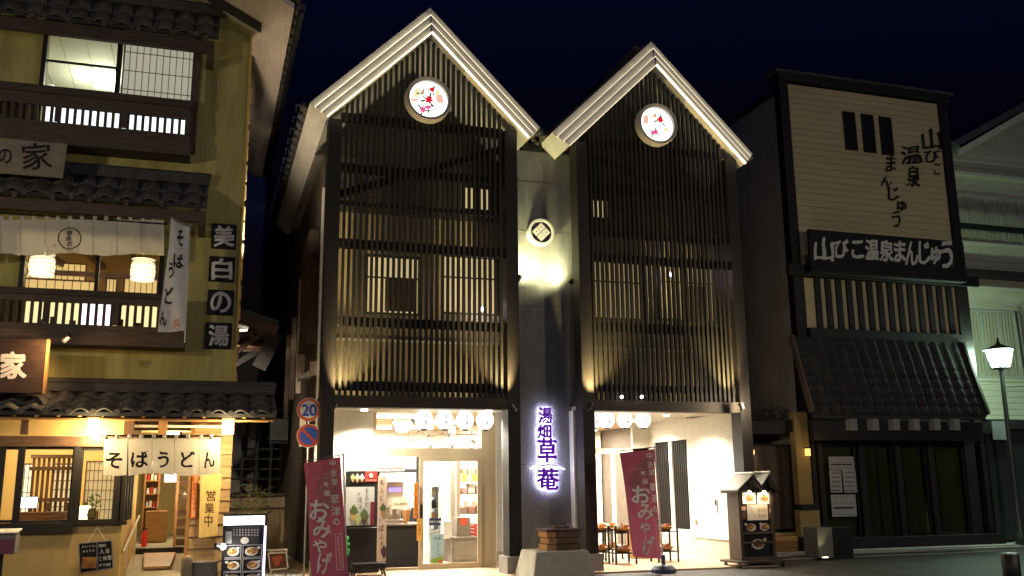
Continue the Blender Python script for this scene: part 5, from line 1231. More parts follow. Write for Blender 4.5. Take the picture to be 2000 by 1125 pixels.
x = at(372, 950, YE)[0]
beam(xe0, x, at(320, 852, YE)[1]-.12, at(320, 852, YE)[1], YE-.08, YE+.1, brown_wood, 'lintel')
p0 = at(385, 950, 21.5)[0]
M().box(at(388, 950, 21.5)[0], at(400, 950, 21.5)[0], 21.4, 21.5, zs, 2.75).build('hall_partition', white_paint, A)
t = thing('shoe_shelf', 'wooden shoe shelf with books at the back of the entrance hall', 'shelf', (at(300, 1000, 22)[0], 22, zs))
h = rect(284, 925, 308, 1000, 22); m = M(); m.box(h[0]-.03, h[0], 22, 22.4, zs, h[3]); m.box(h[1], h[1]+.03, 22, 22.4, zs, h[3]); m.box(h[0], h[1], 22.36, 22.4, zs, h[3]); m.build('case', honey_wood_v, t)
for k in range(6): 
    zz = zs+.1+.28*k; M().box(h[0], h[1], 22, 22.36, zz, zz+.025).build('shelf', honey_wood, t)
    for j in range(4): M().box(h[0]+.02+.07*j, h[0]+.07+.07*j, 22.05, 22.25, zz+.026, zz+.14+.02*(j % 2)).build('book', [white_paint, red_ink, off_white][(j+k) % 3], t)
t = thing('low_chest', 'low honey coloured wooden chest in the entrance hall', 'chest', (at(318, 1010, 21.5)[0], 21.5, zs)); h = rect(284, 998, 326, 1025, 21.3)
M().box(h[0], h[1], 21.3, 21.8, zs-.01, h[3]).build('body', honey_wood, t, bevel=.01)
t = thing('fire_extinguisher', 'red fire extinguisher just inside the entrance', 'fire extinguisher', (at(283, 1030, 19.4)[0], 19.5, zs)); c = wl(t)
M().lathe((c.x, c.y, c.z), [(.045, 0), (.05, .03), (.05, .24), (.025, .29), (.015, .32)], 12).build('cylinder', flat('extinguisher_red', (.6, .03, .02), .35), t, True); M().box(c.x-.05, c.x+.05, c.y-.02, c.y+.02, c.z+.32, c.z+.34).build('handle', black_paint, t)
# staircase screen with sign
t = thing('slatted_screen', 'tall wooden screen with dark rungs and a small white emblem right of the doorway', 'screen', (at(358, 1050, 19.3)[0], 19.3, zs))
h = rect(345, 928, 372, 1056, 19.3)
m = M(); m.box(h[0]-.03, h[0]+.02, 19.28, 19.34, zs-.0, 2.6); m.box(h[1]-.0, h[1]+.05, 19.28, 19.34, zs, 2.6); m.build('stile', honey_wood_v, t)
for k in range(11): zz = zs+.02+k*.18; M().box(h[0]+.022, h[1]-.003, 19.29, 19.33, zz, zz+.12).build('rung_board', brown_wood, t)
letters([('▲', 361, 963, 8, 8), ('ゆ', 361, 972, 7, 4)], plane_surf(19.27), white_ink, t, off=0, brush=0)
t = thing('hall_lantern', 'square glowing lantern hanging inside the doorway below the noren', 'lantern', (at(333, 930, 18.6)[0], 18.6, at(333, 941, 18.6)[1])); h = rect(322, 925, 344, 941, 18.6)
M().box(h[0], h[1], 18.5, 18.7, h[2], h[3]).build('shade', lampw, t); M().cyl(((h[0]+h[1])/2, 18.6, h[3]), ((h[0]+h[1])/2, 18.6, 2.74), .01, n=6).build('cord', black_paint, t)
light('POINT', ((h[0]+h[1])/2, 18.6, h[2]-.12), 24, (1, .82, .5), t, .1)
t = thing('hall_light', 'ceiling light inside the entrance hall', 'ceiling light', ((xe0+xe1)/2, 22, 2.7)); M().cyl(((xe0+xe1)/2, 22, 2.7), ((xe0+xe1)/2, 22, 2.745), .15, n=16).build('disc', lampw, t); light('POINT', ((xe0+xe1)/2, 21.6, 2.5), 75, (1, .86, .58), t, .15)
t = thing('handrail', 'pale sloping handrail along the entrance ramp', 'handrail', (xb0+.1, 17.3, .3))
M().cyl((at(240, 1078, 16.4)[0], 16.4, at(240, 1078, 16.4)[1]), (at(272, 1008, 18.2)[0], 18.2, at(272, 1008, 18.2)[1]), .02, n=8).build('rail', cream_trim, t)
for u in (.25, .8): 
    p = Vector((at(240, 1078, 16.4)[0], 16.4, at(240, 1078, 16.4)[1])).lerp(Vector((at(272, 1008, 18.2)[0], 18.2, at(272, 1008, 18.2)[1])), u); M().cyl(p, (p.x, p.y, .05), .015, n=6).build('bracket', cream_trim, t)
# lap sided wall right of the entrance
xs0, xs1 = at(374, 950, 16.9)[0], at(450, 950, 16.9)[0]
lap_siding(A, xs0, xs1, 0, 2.85, 16.92, .19, cedar)
M().box(xs0, xs1, 16.93, 17.0, 0, 2.85).build('siding_backing', cedar, A); M().box(xs1-.03, xs1-.005, 17.0, 20, 0, 2.8).build('siding_return', cedar, A)
M().box(xs0-.06, xs0-.004, 16.9, 19.2, 0, 2.8).build('entrance_post', honey_wood_v, A)
m = M(); zz = at(380, 833, 16.6)[1]; m.box(at(247, 833, 16.6)[0], at(440, 833, 16.6)[0], 16.6, 16.66, zz-.02, zz+.02); m.build('white_conduit', white_paint, A)
M().box(XL, at(440, 833, 16.6)[0]+.1, 16.95, 17.02, 2.45, zbm+.5).build('lintel_wall', old_wood, A) if False else None
M().box(at(247, 840, 17.2)[0], at(452, 840, 17.2)[0], 17.2, 17.3, 2.5, 3.1).build('entrance_fascia', old_wood, A)

# porch lanterns
for k, (px, py) in enumerate(((183, 832), (445, 834))):
    Y = 15.85; h = rect(px-11, py-13, px+11, py+13, Y); xm = (h[0]+h[1])/2
    t = thing('eave_lantern', ['square glowing lantern under the eave left of the noren', 'square glowing lantern under the eave right of the noren'][k], 'lantern', (xm, Y, h[2]), 'square lanterns under the eave')
    M().box(h[0], h[1], Y-.08, Y+.08, h[2], h[3]).build('glass_box', lampw, t)
    m = M()
    for sx in (h[0]-.006, h[1]-.006):
        for sy in (Y-.088, Y+.076): m.box(sx, sx+.012, sy, sy+.012, h[2]-.01, h[3]+.01)
    m.box(h[0]-.015, h[1]+.015, Y-.095, Y+.095, h[3]+.003, h[3]+.03); m.build('lantern_frame', brown_wood, t)
    M().cyl((xm, Y, h[3]+.03), (xm, Y, zbm+.2), .008, n=6).build('cord', black_paint, t)
    light('POINT', (xm, Y-.16, h[2]+.05), 75 if k == 0 else 95, (1, .76, .38), t, .08); light('POINT', (xm, Y+.2, h[2]-.03), 60, (1, .76, .38), t, .08)

# ---- noren curtains
def noren(name, label, pxs, ytop, ybot, Y, items, mt=noren_cloth, amp=.03, group=None, emblem=None, rodpx=None, loops=2):
    x0 = at(pxs[0], ytop, Y)[0]; t = thing(name, label, 'noren curtain', ((x0+at(pxs[-1], ytop, Y)[0])/2, Y, at(pxs[0], ybot, Y)[1]), group)
    def yy(px, py): k = max(0, min(1, (py-ytop-6)/(ybot-ytop))); return Y+amp*(k**.7)*math.sin(px*.16+1.3*math.sin(px*.045))+amp*.35*math.sin(px*.42)*k
    def surf(px, py, l): q = at(px, py, Y); return (q[0], yy(px, py)-l, q[1])
    for i in range(len(pxs)-1):
        a, b = pxs[i]+.5, pxs[i+1]-.5; nu, nv = 14, 8; vs = []
        for j in range(nv+1):
            for k in range(nu+1): u, v = k/nu, j/nv; vs.append(surf(a+(b-a)*u-(2.5*v if i == 0 else 0), (ytop+7)+(ybot+2.5*math.sin(i*2.1+u*3)-(ytop+7))*v, 0))
        m = M(); m._add(vs, [(j*(nu+1)+k, (j+1)*(nu+1)+k, (j+1)*(nu+1)+k+1, j*(nu+1)+k+1) for j in range(nv) for k in range(nu)], 0)
        for lp in range(loops):
            c = a+(b-a)*(lp+.5)/loops if loops > 1 else a+(b-a)*.5
            c = [a+3, b-(b-a)*.45][lp % 2] if loops == 2 else c
            P, Q = at(c-3.5, ytop, Y), at(c+3.5, ytop+8, Y); m.box(P[0], Q[0], Y-.02, Y+.02, Q[1], P[1])
        m.build('cloth_panel', mt, t, True)
    A_, B_ = at(pxs[0]-4, ytop+2, Y), at(pxs[-1]+5, ytop+2, Y); M().cyl((A_[0], Y, (A_[1]+B_[1])/2), (B_[0], Y, (A_[1]+B_[1])/2), .014, n=8).build('rod', dark_wood_h, t)
    if items: letters(items, surf, ink, t, off=.035, brush=.06, lift=.03)
    return t, surf
noren('noren', 'short white noren with black lettering hanging over the entrance', [203, 250, 297, 341, 389, 431], 849, 927, 15.72,
      [('そ', 223, 899, 33, 31, -3), ('ば', 273, 897, 35, 32, 0), ('う', 319, 898, 22, 32, -2), ('ど', 367, 897, 29, 32, 0), ('ん', 408, 898, 22, 32, 8)], amp=.018)
tn, sfn = noren('wide_noren', 'wide plain white noren with a circled emblem on the middle floor', [-90, -45, 0, 40, 88, 134, 182, 229, 276, 321], 422, 497, YA-.55, [], amp=.02)
E_ = [(136+22*math.cos(a*math.pi/18), 466+20.5*math.sin(a*math.pi/18)) for a in range(37)]
m = M()
for i in range(36): m.bar(sfn(*E_[i], .008), sfn(*E_[i+1], .008), .016, .003, up=(0, 1, 0))
m.build('emblem_ring', ink, tn)
letters([('草', 136, 456, 12, 11), ('美', 134, 466, 12, 10), ('の', 136, 477, 10, 10)], sfn, ink, tn, off=.02, brush=.1, lift=.008)
letters([('印', 106, 480, 5, 7)], sfn, red_ink, tn, name='seal', off=.02, lift=.008)

# hanging flag soba udon
t = thing('vertical_flag', 'tall white vertical flag with black brush lettering on the middle floor', 'flag', (at(355, 650, 15.9)[0], 15.9, at(340, 650, 15.9)[1]))
FY = 15.9
def fsurf(px, py, l): q = at(px, py, FY); return (q[0], FY+.05*math.sin((px-.12*py)*.13)+.03*math.sin(py*.03)-l, q[1])
L_ = [(334, 427), (330, 480), (323, 530), (318, 570), (312, 610), (308, 649)]; R_ = [(370, 444), (368, 490), (366, 540), (365, 580), (363, 620), (361, 646)]
m = M(); vs = []; nu = 10
for j in range(len(L_)):
    for i in range(nu+1): u = i/nu; vs.append(fsurf(L_[j][0]*(1-u)+R_[j][0]*u, L_[j][1]*(1-u)+R_[j][1]*u, 0))
m._add(vs, [(j*(nu+1)+i, (j+1)*(nu+1)+i, (j+1)*(nu+1)+i+1, j*(nu+1)+i+1) for j in range(len(L_)-1) for i in range(nu)], 0); m.build('cloth', flag_cloth, t, True)
letters([('そ', 352, 464, 13, 32), ('ば', 349, 510, 20, 30), ('う', 334, 530, 10, 30), ('ど', 330, 578, 17, 34), ('ん', 319, 622, 13, 28)], fsurf, ink, t, off=.03, brush=.09, lift=.022)
letters([('寿', 344, 634, 16, 22)], fsurf, flat('faded_seal', (.45, .22, .22)), t, name='seal', off=.02, lift=.012)
M().cyl((at(371, 440, FY+.04)[0], FY+.04, at(371, 436, FY)[1]), (at(361, 665, FY+.04)[0], FY+.04, at(361, 668, FY)[1]), .012, n=6).build('pole', alu, t); p, q = fsurf(333, 425, 0), fsurf(371, 443, 0); M().cyl(p, q, .008, n=6).build('crossbar', alu, t)

# kanji plates
for k, (c, a, b_, c2, d, lab) in enumerate([('美', 413, 437, 462, 486, 'top of the four black kanji plates on the olive wall'), ('白', 408, 501, 459, 550, 'second black kanji plate from the top on the olive wall'), ('の', 405, 566, 457, 615, 'third black plate from the top, with a hiragana character'), ('湯', 401, 630, 453, 681, 'lowest of the four black kanji plates on the olive wall')]):
    h = rect(a, b_, c2, d, YA-.05); t = thing('kanji_plate', lab, 'sign', ((h[0]+h[1])/2, YA-.05, h[2]), 'black kanji plates on the inn wall')
    M().box(h[0], h[1], YA-.05, YA-.003, h[2], h[3]).build('board', soft_black, t, bevel=.006)
    bold([(c, (a+c2)/2, (b_+d)/2, 39, 40)], plane_surf(YA-.05), white_ink, t, d=.9, off=.01, brush=.05, lift=.006)
# upper plank sign
t = thing('plank_sign', 'weathered pale plank sign with black lettering under the top balcony', 'sign', (-3.2, YA-.75, at(60, 345, YA-.75)[1]))
h = rect(-60, 268, 128, 340, YA-.75); 
P = [at(-90, 262, YA-.75), at(131, 281, YA-.75), at(122, 347, YA-.75), at(-90, 330, YA-.75)]
M().prism([P[3], P[2], P[1], P[0]], YA-.75, YA-.69).build('board', mat('pale_board', (.21, .17, .13), .8, .25, 5, (1, 1, 8)), t)
letters([('の', 10, 305, 26, 30), ('家', 72, 305, 60, 52, 4), ('湯', -45, 300, 55, 50)], plane_surf(YA-.75), ink, t, off=.018, brush=.035, lift=.006)
# lower wood sign lit by a spot
t = thing('house_sign', 'brown wooden sign board with white character, lit by a spotlight', 'sign', (-3.4, 15.8, at(40, 770, 15.8)[1]))
h = rect(-90, 660, 88, 768, 15.9)
M().box(h[0], h[1], 15.85, 15.95, h[2], h[3]).build('board', mat('sign_wood', (.055, .028, .017), .55, .3, 3, (2, 1, 8), .2), t, bevel=.01)
M().box(h[1]+.002, h[1]+.04, 15.84, 15.96, h[2], h[3]).build('edge', honey_wood_v, t)
bold([('家', 26, 714, 50, 52), ('の', -45, 714, 50, 50)], plane_surf(15.85), flat('white_raised', (.88, .82, .76)), t, d=1.6, off=.012, brush=.03, lift=.006)
x, z = at(128, 664, 15.6)
tx, tz = at(40, 720, 15.9)
spot_lamp('spotlight', 'bright spotlight on the balcony beam aimed at the wooden sign', (x, 15.55, z), (tx+.2, 15.9, tz+.1), 75, (1, .62, .28), 100, glow=emis('white_lens', (1, .95, .95), 14))
light('POINT', (x+.02, 15.45, z-.05), 16, (1, .62, .28), None, .03).name = 'spotlight_spill'

# open board, red strip, chalk sign
t = thing('open_board', 'tall tilted yellow wooden board with black kanji on the lap siding', 'sign', (at(405, 1048, 16.7)[0], 16.7, at(405, 1048, 16.7)[1]))
P = [at(392, 928, 16.7), at(433, 925, 16.7), at(424, 1046, 16.7), at(388, 1051, 16.7)]; M().prism([P[3], P[2], P[1], P[0]], 16.68, 16.73).build('board', mat('yellow_board', (.72, .52, .20), .6, .1, 3, (6, 1, 1)), t)
letters([('営', 412, 968, 19, 21), ('業', 409, 992, 19, 21), ('中', 407, 1017, 16, 25)], plane_surf(16.68), flat('brown_ink', (.10, .05, .02)), t, off=.02, brush=.04)
t = thing('red_strip', 'narrow red and cream paper strip left of the open board', 'notice', (at(378, 1012, 16.85)[0], 16.85, at(378, 1012, 16.85)[1])); h = rect(374, 928, 385, 1012, 16.86)
M().box(h[0], h[1], 16.85, 16.86, h[2], h[3]).build('strip', flat('red_strip_print', (.72, .16, .04)), t); M().box(h[0]+.02, h[1]-.02, 16.845, 16.849, h[2]+.02, h[3]-.02).build('inner_strip', flat('peach_print', (.78, .42, .20)), t)
letters([(c, 379.5, 936+i*9.5, 5, 7) for i, c in enumerate('草津温泉湯畑前')], plane_surf(16.843), red_ink, t, off=0, brush=0)
t = thing('chalk_sign', 'black hanging chalk sign with white writing below the bay window', 'sign', (at(188, 1118, 16.1)[0], 16.15, at(188, 1118, 16.1)[1]))
P = [at(154, 1062, 16.12), at(218, 1056, 16.12), at(221, 1109, 16.12), at(157, 1119, 16.12)]
M().prism([P[3], P[2], P[1], P[0]], 16.12, 16.15).build('board', soft_black, t)
for i in range(4): p, q = P[i], P[(i+1) % 4]; M().bar((p[0], 16.115, p[1]), (q[0], 16.115, q[1]), .014, .012, up=(0, 1, 0)).build('frame', alu, t)
ap = at(190, 1030, 16.12); M().bar((ap[0], 16.13, ap[1]), (at(170, 1060, 16.12)[0], 16.13, at(170, 1060, 16.12)[1]), .008).bar((ap[0], 16.13, ap[1]), (at(206, 1056, 16.12)[0], 16.13, at(206, 1056, 16.12)[1]), .008).build('string', white_paint, t)
M().bar((at(189, 1060, 16.1)[0], 16.118, at(189, 1060, 16.1)[1]), (at(190, 1114, 16.1)[0], 16.118, at(190, 1114, 16.1)[1]), .012, .004, up=(0, 1, 0)).build('divider', alu, t)
letters([('日', 195, 1066, 4, 6), ('帰', 200, 1066, 5, 6), ('り', 205, 1065, 4, 6), ('入', 199, 1077, 9, 9), ('浴', 210, 1076, 8, 9), ('ご', 196, 1091, 7, 7), ('休', 205, 1090, 8, 9), ('憩', 214, 1089, 8, 9), ('が', 196, 1104, 5, 6), ('で', 203, 1104, 5, 6), ('き', 209, 1103, 5, 6), ('ま', 214, 1102, 5, 6)], plane_surf(16.115), white_ink, t, off=.01, brush=.03)
letters(line_text('源泉かけ流し', 162, 1068, 186, 1066, 3, 4)+line_text('美肌の湯', 164, 1077, 182, 1075, 4, 4), plane_surf(16.115), white_ink, t, name='small_lettering', off=0, brush=0)
h = rect(160, 1088, 188, 1110, 16.11); M().box(h[0], h[1], 16.112, 16.118, h[2], h[3]).build('sunset_picture', mat('sunset_print', (.25, .03, .03), .7, col2=(.55, .32, .05), scale=9), t)
# leaflet box
t = thing('leaflet_box', 'grey leaflet box with pink lower half at the lower left corner', 'box', (at(15, 1080, 14.8)[0], 14.8, 0)); h = rect(-30, 1034, 30, 1083, 14.8)
M().box(h[0], h[1], 14.8, 15.1, h[2]+.0, h[3]-.06).build('box_body', flat('grey_plastic', (.22, .20, .19)), t, bevel=.01); M().box(h[0]+.01, h[1]-.01, 14.79, 14.798, h[2], h[2]+.2).build('pink_label', flat('pink_label', (.22, .07, .12)), t)
M().hexa([(h[0]-.02, 14.76, h[3]-.055), (h[1]+.02, 14.76, h[3]-.055), (h[1]+.02, 15.12, h[3]-.02), (h[0]-.02, 15.12, h[3]-.02), (h[0]-.02, 14.76, h[3]-.04), (h[1]+.02, 14.76, h[3]-.04), (h[1]+.02, 15.12, h[3]), (h[0]-.02, 15.12, h[3])]).build('lid', white_paint, t)
M().cyl(((h[0]+h[1])/2, 14.95, 0), ((h[0]+h[1])/2, 14.95, h[2]), .035, n=8).build('post', black_paint, t)

# A-frame light sign
t = thing('menu_lightbox', 'black illuminated menu stand with white light panel and food pictures', 'menu stand', (at(475, 1125, 15.2)[0], 15.2, 0)); LY = 15.2
h = rect(433, 1004, 519, 1180, LY)
m = M(); frame(m, h[0], h[1], .0, h[3], LY, LY+.12, .035); m.box(h[0]+.035, h[1]-.035, LY+.06, LY+.1, .035, h[3]-.035); m.build('case', soft_black, t)
h = rect(437, 1008, 517, 1025, LY-.01); M().box(h[0], h[1], LY-.01, LY+.05, h[2], h[3]).build('light_panel', emis('panel_glow', (.95, .93, 1), 4.5), t)
light('AREA', ((h[0]+h[1])/2, LY-.06, (h[2]+h[3])/2), 5, (.95, .93, 1), t, h[1]-h[0], aim=((h[0]+h[1])/2, 10, 0), sizey=.1)
h = rect(514, 1027, 518, 1150, LY-.01); M().box(h[0], h[1], LY-.01, LY+.02, h[2], h[3]).build('light_tube', emis('violet_tube', (.72, .62, 1), 3.2), t)
a = rect(453, 1030, 507, 1063, LY-.005); M().box(a[0], a[1], LY+.03, LY+.055, a[2], a[3]).build('text_panel', flat('dark_text_panel', (.03, .027, .024)), t); M().disc(at(478, 1057, LY)[0], LY+.027, at(478, 1056, LY)[1], .06, .05).build('dish_print', plate_m, t)
letters(sum([line_text('手打蕎麦御膳湯畑前', 457, 1035+5*i, 503, 1035+5*i, 3.4, 3.2) for i in range(3)], []), plane_surf(LY+.028), white_ink, t, name='small_lettering', off=0, brush=0)
fr = flat('grey_frame', (.25, .24, .22))
for k, (a_, b_, c, d) in enumerate([(437, 1066, 470, 1089), (475, 1065, 511, 1088), (437, 1093, 470, 1116), (475, 1092, 511, 1115), (437, 1119, 470, 1140), (475, 1118, 511, 1140)]):
    a = rect(a_, b_, c, d, LY); f = frame(M(), a[0]-.01, a[1]+.01, a[2]-.01, a[3]+.01, LY+.02, LY+.055, .012).build('picture_frame', fr, t); food_pic(a, LY+.05, t, seed=20+k)
h = rect(440, 1038, 448, 1062, LY-.01); m = M(); m.box(h[0], h[1]+.05, LY+.04, LY+.055, h[2], h[3]); m.build('logo_panel', flat('grey_logo', (.35, .34, .32)), t)
x, z = at(431, 1068, 14.9)
spot_lamp('clip_light', 'bright clip-on lamp at the left edge of the menu stand', (x, 14.95, z), (x+.5, 15.3, z-.2), 12, (1, .95, .9), 120, glow=emis('clip_lens', (1, .95, .95), 20))
M().ball((x+.03, 14.93, z), .045, n=10, k=8).build('clip_bulb', emis('clip_glow', (1, .96, .92), 20), bpy.data.objects[t.name] and t, True)
light('POINT', (x+.02, 14.85, z), 5, (1, .93, .85), t, .04)
# small stand
t = thing('picture_stand', 'small low stand with one framed food picture beside the menu stand', 'stand', (at(542, 1118, 17.0)[0], 17.0, 0)); P = [at(524, 1081, 17), at(559, 1079, 17), at(562, 1110, 17), at(528, 1113, 17)]
M().prism([P[3], P[2], P[1], P[0]], 17.0, 17.03).build('board', meat_m, t)
for i in range(4): p, q = P[i], P[(i+1) % 4]; M().bar((p[0], 16.995, p[1]), (q[0], 16.995, q[1]), .018, .014, up=(0, 1, 0)).build('frame', white_paint, t)
for px, py in ((537, 1092), (546, 1090), (541, 1099)): M().disc(at(px, py, 17)[0], 16.99-.0005*px % .003, at(px, py, 17)[1], .045, .05).build('dish_print', flat('red_dish', (.40, .10, .05)), t)
m = M(); 
for px in (530, 558): m.bar((at(px, 1112, 17.05)[0], 17.06, at(px, 1075, 17)[1]), (at(px, 1112, 17.05)[0], 17.1, 0), .03)
m.box(at(522, 1074, 17)[0], at(562, 1074, 17)[0], 17.04, 17.08, at(540, 1076, 17)[1], at(540, 1073, 17)[1]); m.build('frame', cream_trim, t)
# pot and post
x = at(398, 1110, 15.6)[0]; t = thing('stone_pot', 'grey glazed pot on the ground by the entrance', 'pot', (x, 15.6, 0)); zp = at(398, 1096, 15.6)[1]
M().lathe((x, 15.6, 0), [(.16, 0), (.21, zp*.5), (.195, zp-.04), (.215, zp-.02), (.215, zp), (.18, zp), (.16, zp-.06)], 22).build('pot_body', mat('pot_glaze', (.22, .19, .16), .4, .2, 4), t, True)
x = at(365, 1110, 15.5)[0]; t = thing('round_post', 'short round topped wooden post left of the pot', 'post', (x, 15.5, 0)); zp = at(365, 1085, 15.5)[1]; M().lathe((x, 15.5, 0), [(.085, 0), (.085, zp-.06), (.07, zp-.015), (.03, zp)], 16).build('post_body', mat('post_wood', (.30, .24, .14), .6, .2), t, True)

# ================================================================== ALLEY
t = thing('board_fence', 'weathered vertical board fence closing the alley', 'fence', (1.6, 24.8, 0))
x0, x1, _, zf = rect(440, 966, 601, 1085, 24.8)
n = 12; w = (x1-x0)/n; me = M().box(-w*.485, w*.485, 0, .03, .05, zf-.04).mesh('board', mat('fence_board', (.30, .22, .13), .8, .55, 5, (9, 9, 1.2), .4))
for i in range(n): put('board', me, t, (x0+(i+.5)*w, 24.8+random.uniform(-.012, .012), 0))
M().box(x0, x1, 24.74, 24.86, zf-.038, zf+.03).build('top_rail', old_wood, t); M().box(x0, x1, 24.76, 24.79, .12, .2).build('bottom_rail', old_wood, t); M().box(x0, x1, 24.765, 24.785, zf-.36, zf-.31).build('mid_rail', old_wood, t)
for xx in (x0, x1): M().box(xx-.05, xx+.05, 24.75, 24.88, 0, zf+.05).build('post', old_wood_v, t)
def bamboo(px, base_py, top_py, Y, lab, n=90, dry=False):
    x, z0 = at(px, base_py, Y); z1 = at(px, top_py, Y)[1]; t = thing('bamboo_plant', lab, 'plant', (x, Y, 0), 'young bamboo by the fence')
    rnd = random.Random(px); m = M(); top = Vector((x+rnd.uniform(-.08, .08), Y, z1)); m.cyl((x, Y, 0), top, .018, .008, n=6)
    tw = []
    for k in range(7):
        u = rnd.uniform(.45, .97); p = Vector((x, Y, 0)).lerp(top, u); q = p+Vector((rnd.uniform(-.32, .32), rnd.uniform(-.2, .2), rnd.uniform(.05, .25))); m.cyl(p, q, .007, .003, n=5); tw.append((p, q))
    m.build('stem', mat('bamboo_stem%d' % px, (.22, .13, .06), .6), t)
    m = M()
    for k in range(n):
        p, q = rnd.choice(tw); c = p.lerp(q, rnd.uniform(.3, 1)); 
        if c.z > z1-.35 and rnd.random() < .5: c.z -= .35
        a = rnd.uniform(0, 6.28); d = Vector((math.cos(a), math.sin(a)*.6, rnd.uniform(-.7, .3))).normalized()*rnd.uniform(.09, .17); s = Vector((-d.y, d.x, .3)).normalized()*.013
        m.quad([c, c+d*.4+s, c+d, c+d*.4-s])
    m.build('leaves', flat('bamboo_leaf%d' % px, (.09, .15, .05)), t)
bamboo(478, 1003, 938, 18.3, 'bare topped bamboo stem behind the menu stand, left one', 30); bamboo(505, 1003, 948, 18.5, 'leafy bamboo stem behind the menu stand, right one', 60); bamboo(492, 1003, 985, 18.0, 'low leafy bamboo tuft between the two taller stems', 26)
t = thing('dry_grass', 'clump of dry yellow grass against the fence', 'plant', (at(535, 1075, 20)[0], 20, 0)); c = wl(t); m = M(); rnd = random.Random(3)
for k in range(150):
    a = rnd.uniform(0, 6.28); b0_ = Vector((c.x+rnd.uniform(-.16, .16), c.y+rnd.uniform(-.1, .1), 0)); e_ = b0_+Vector((rnd.uniform(-.28, .28), rnd.uniform(-.1, .1), rnd.uniform(.6, 1.25))); m.quad([b0_, b0_+Vector((.012, 0, 0)), e_])
m.build('blades', flat('straw', (.42, .34, .14)), t); t['kind'] = 'thing'
# rear house walls and small timber canopy
t = thing('rear_building', 'pale rendered rear building standing in the dark alley', 'building', (1.2, 27, 0))
x0, x1 = at(440, 500, 28)[0], at(517, 500, 28)[0]
zt_r = at(500, 250, 28)[1]
wl_ = rect(462, 700, 505, 752, 28)
wall_cells(x0-3, x1, 0, zt_r, 28, 30, [wl_]).build('wall', rear_plaster, t); m = M(); m.box(wl_[0], wl_[1], 28.1, 28.12, wl_[2], wl_[3]); m.build('window', flat('frosted_window', (.35, .36, .38)), t)
M().box(x1-.05, x1+.1, 27.9, 28, 0, zt_r).build('drain_pipe', black_paint, t)
t = thing('timber_shed', 'dark timber building with open lattice deep in the alley', 'building', (2.2, 29, 0))
M().box(x1+.2, 4.2, 31, 34, 0, 6.8).build('wall', dark_clad, t)
for i in range(9):
    xx = x1+.35+i*.3; M().box(xx, xx+.06, 30.9, 30.98, .2, 6.4).build('post', dark_wood, t)
for zz in (1.9, 3.2, 4.5, 5.6, 6.5): M().box(x1+.2, 4.2, 30.86, 30.9, zz, zz+.1).build('rail', dark_wood_h, t)
t = thing('timber_canopy', 'brown timber bracketed eave jutting from the inn into the alley', 'canopy', (1.0, 20, 4.4))
Y = 21.0; P = lambda px, py, Y=21.0: (at(px, py, Y)[0], Y, at(px, py, Y)[1])
M().bar(P(455, 618), P(541, 647), .16, .22).build('barge_board', brown_wood, t); M().bar(P(455, 655), P(520, 650), .12).build('tie_beam', brown_wood, t); M().bar(P(457, 690), P(505, 655), .12).build('bracket', brown_wood, t); M().bar(P(455, 715), P(500, 688), .12).build('bracket', dark_wood_h, t)
a, b = P(455, 612), P(543, 642); M().hexa([(a[0], Y-.1, a[2]+.06), (b[0], Y-.1, b[2]+.06), (b[0], Y+3, b[2]+.06), (a[0], Y+3, a[2]+.06), (a[0], Y-.1, a[2]+.16), (b[0], Y-.1, b[2]+.16), (b[0], Y+3, b[2]+.16), (a[0], Y+3, a[2]+.16)]).build('roof', grey_roof, t)
M().bar(P(541, 650), P(505, 720), .14, .3).build('fascia', dark_wood_h, t); c = P(492, 648); M().ball(c, .1, .12, .12, 10, 8).build('round_end', brown_wood, t, True)
for i in range(5): y = Y+.3+i*.55; M().box(a[0], b[0]-.2, y, y+.08, b[2]-.18, b[2]-.08).build('rafter', brown_wood, t)
M().box(.6, .8, 22.4, 22.6, 5.0, 5.12).build('hidden_fill_lamp', emis('fill_lamp_glow', (1, .85, .6), 3), t); light('POINT', (.7, 22.9, 4.9), 18, (1, .85, .65), t, .08)  # added lamp hidden behind the canopy to brighten the rear wall
t = thing('alley_stair', 'dark wooden outside stair and platform above the fence', 'stair', (1.5, 27, 0))
for i in range(8): M().box(.6+.14*i, 2.4, 26.2, 26.28, 1.75+.26*i, 1.8+.26*i).build('tread', dark_wood_h, t)
for i in range(6): M().box(.55+.36*i, .62+.36*i, 26.0, 26.08, .2, 3.9).build('post', dark_wood, t)
a = rect(528, 818, 563, 860, 23.5); t2 = thing('air_conditioner', 'dim outdoor unit mounted high in the alley', 'air conditioner', (a[0], 23.5, a[2])); M().box(a[0], a[1], 23.5, 23.9, a[2], a[3]).build('case', flat('ac_case', (.05, .05, .045)), t2, bevel=.01); M().lathe(((a[0]+a[1])/2, 23.49, (a[2]+a[3])/2), [(.2, 0), (.2, -.01)], 20, axis='y').build('fan_grille', black_paint, t2); M().box(a[0], a[1], 23.6, 23.85, a[2]-.06, a[2]-.003).build('bracket', black_paint, t2)
a = rect(585, 818, 597, 872, 17.0); t3 = thing('white_notice', 'narrow white panel behind the round road signs', 'notice', (a[0], 17.0, a[2])); M().box(a[0], a[1], 17.0, 17.02, a[2], a[3]).build('panel', white_paint, t3); M().cyl((a[1]+.05, 17.03, 0), (a[1]+.05, 17.03, a[3]), .015, n=6).build('pole', alu, t3)

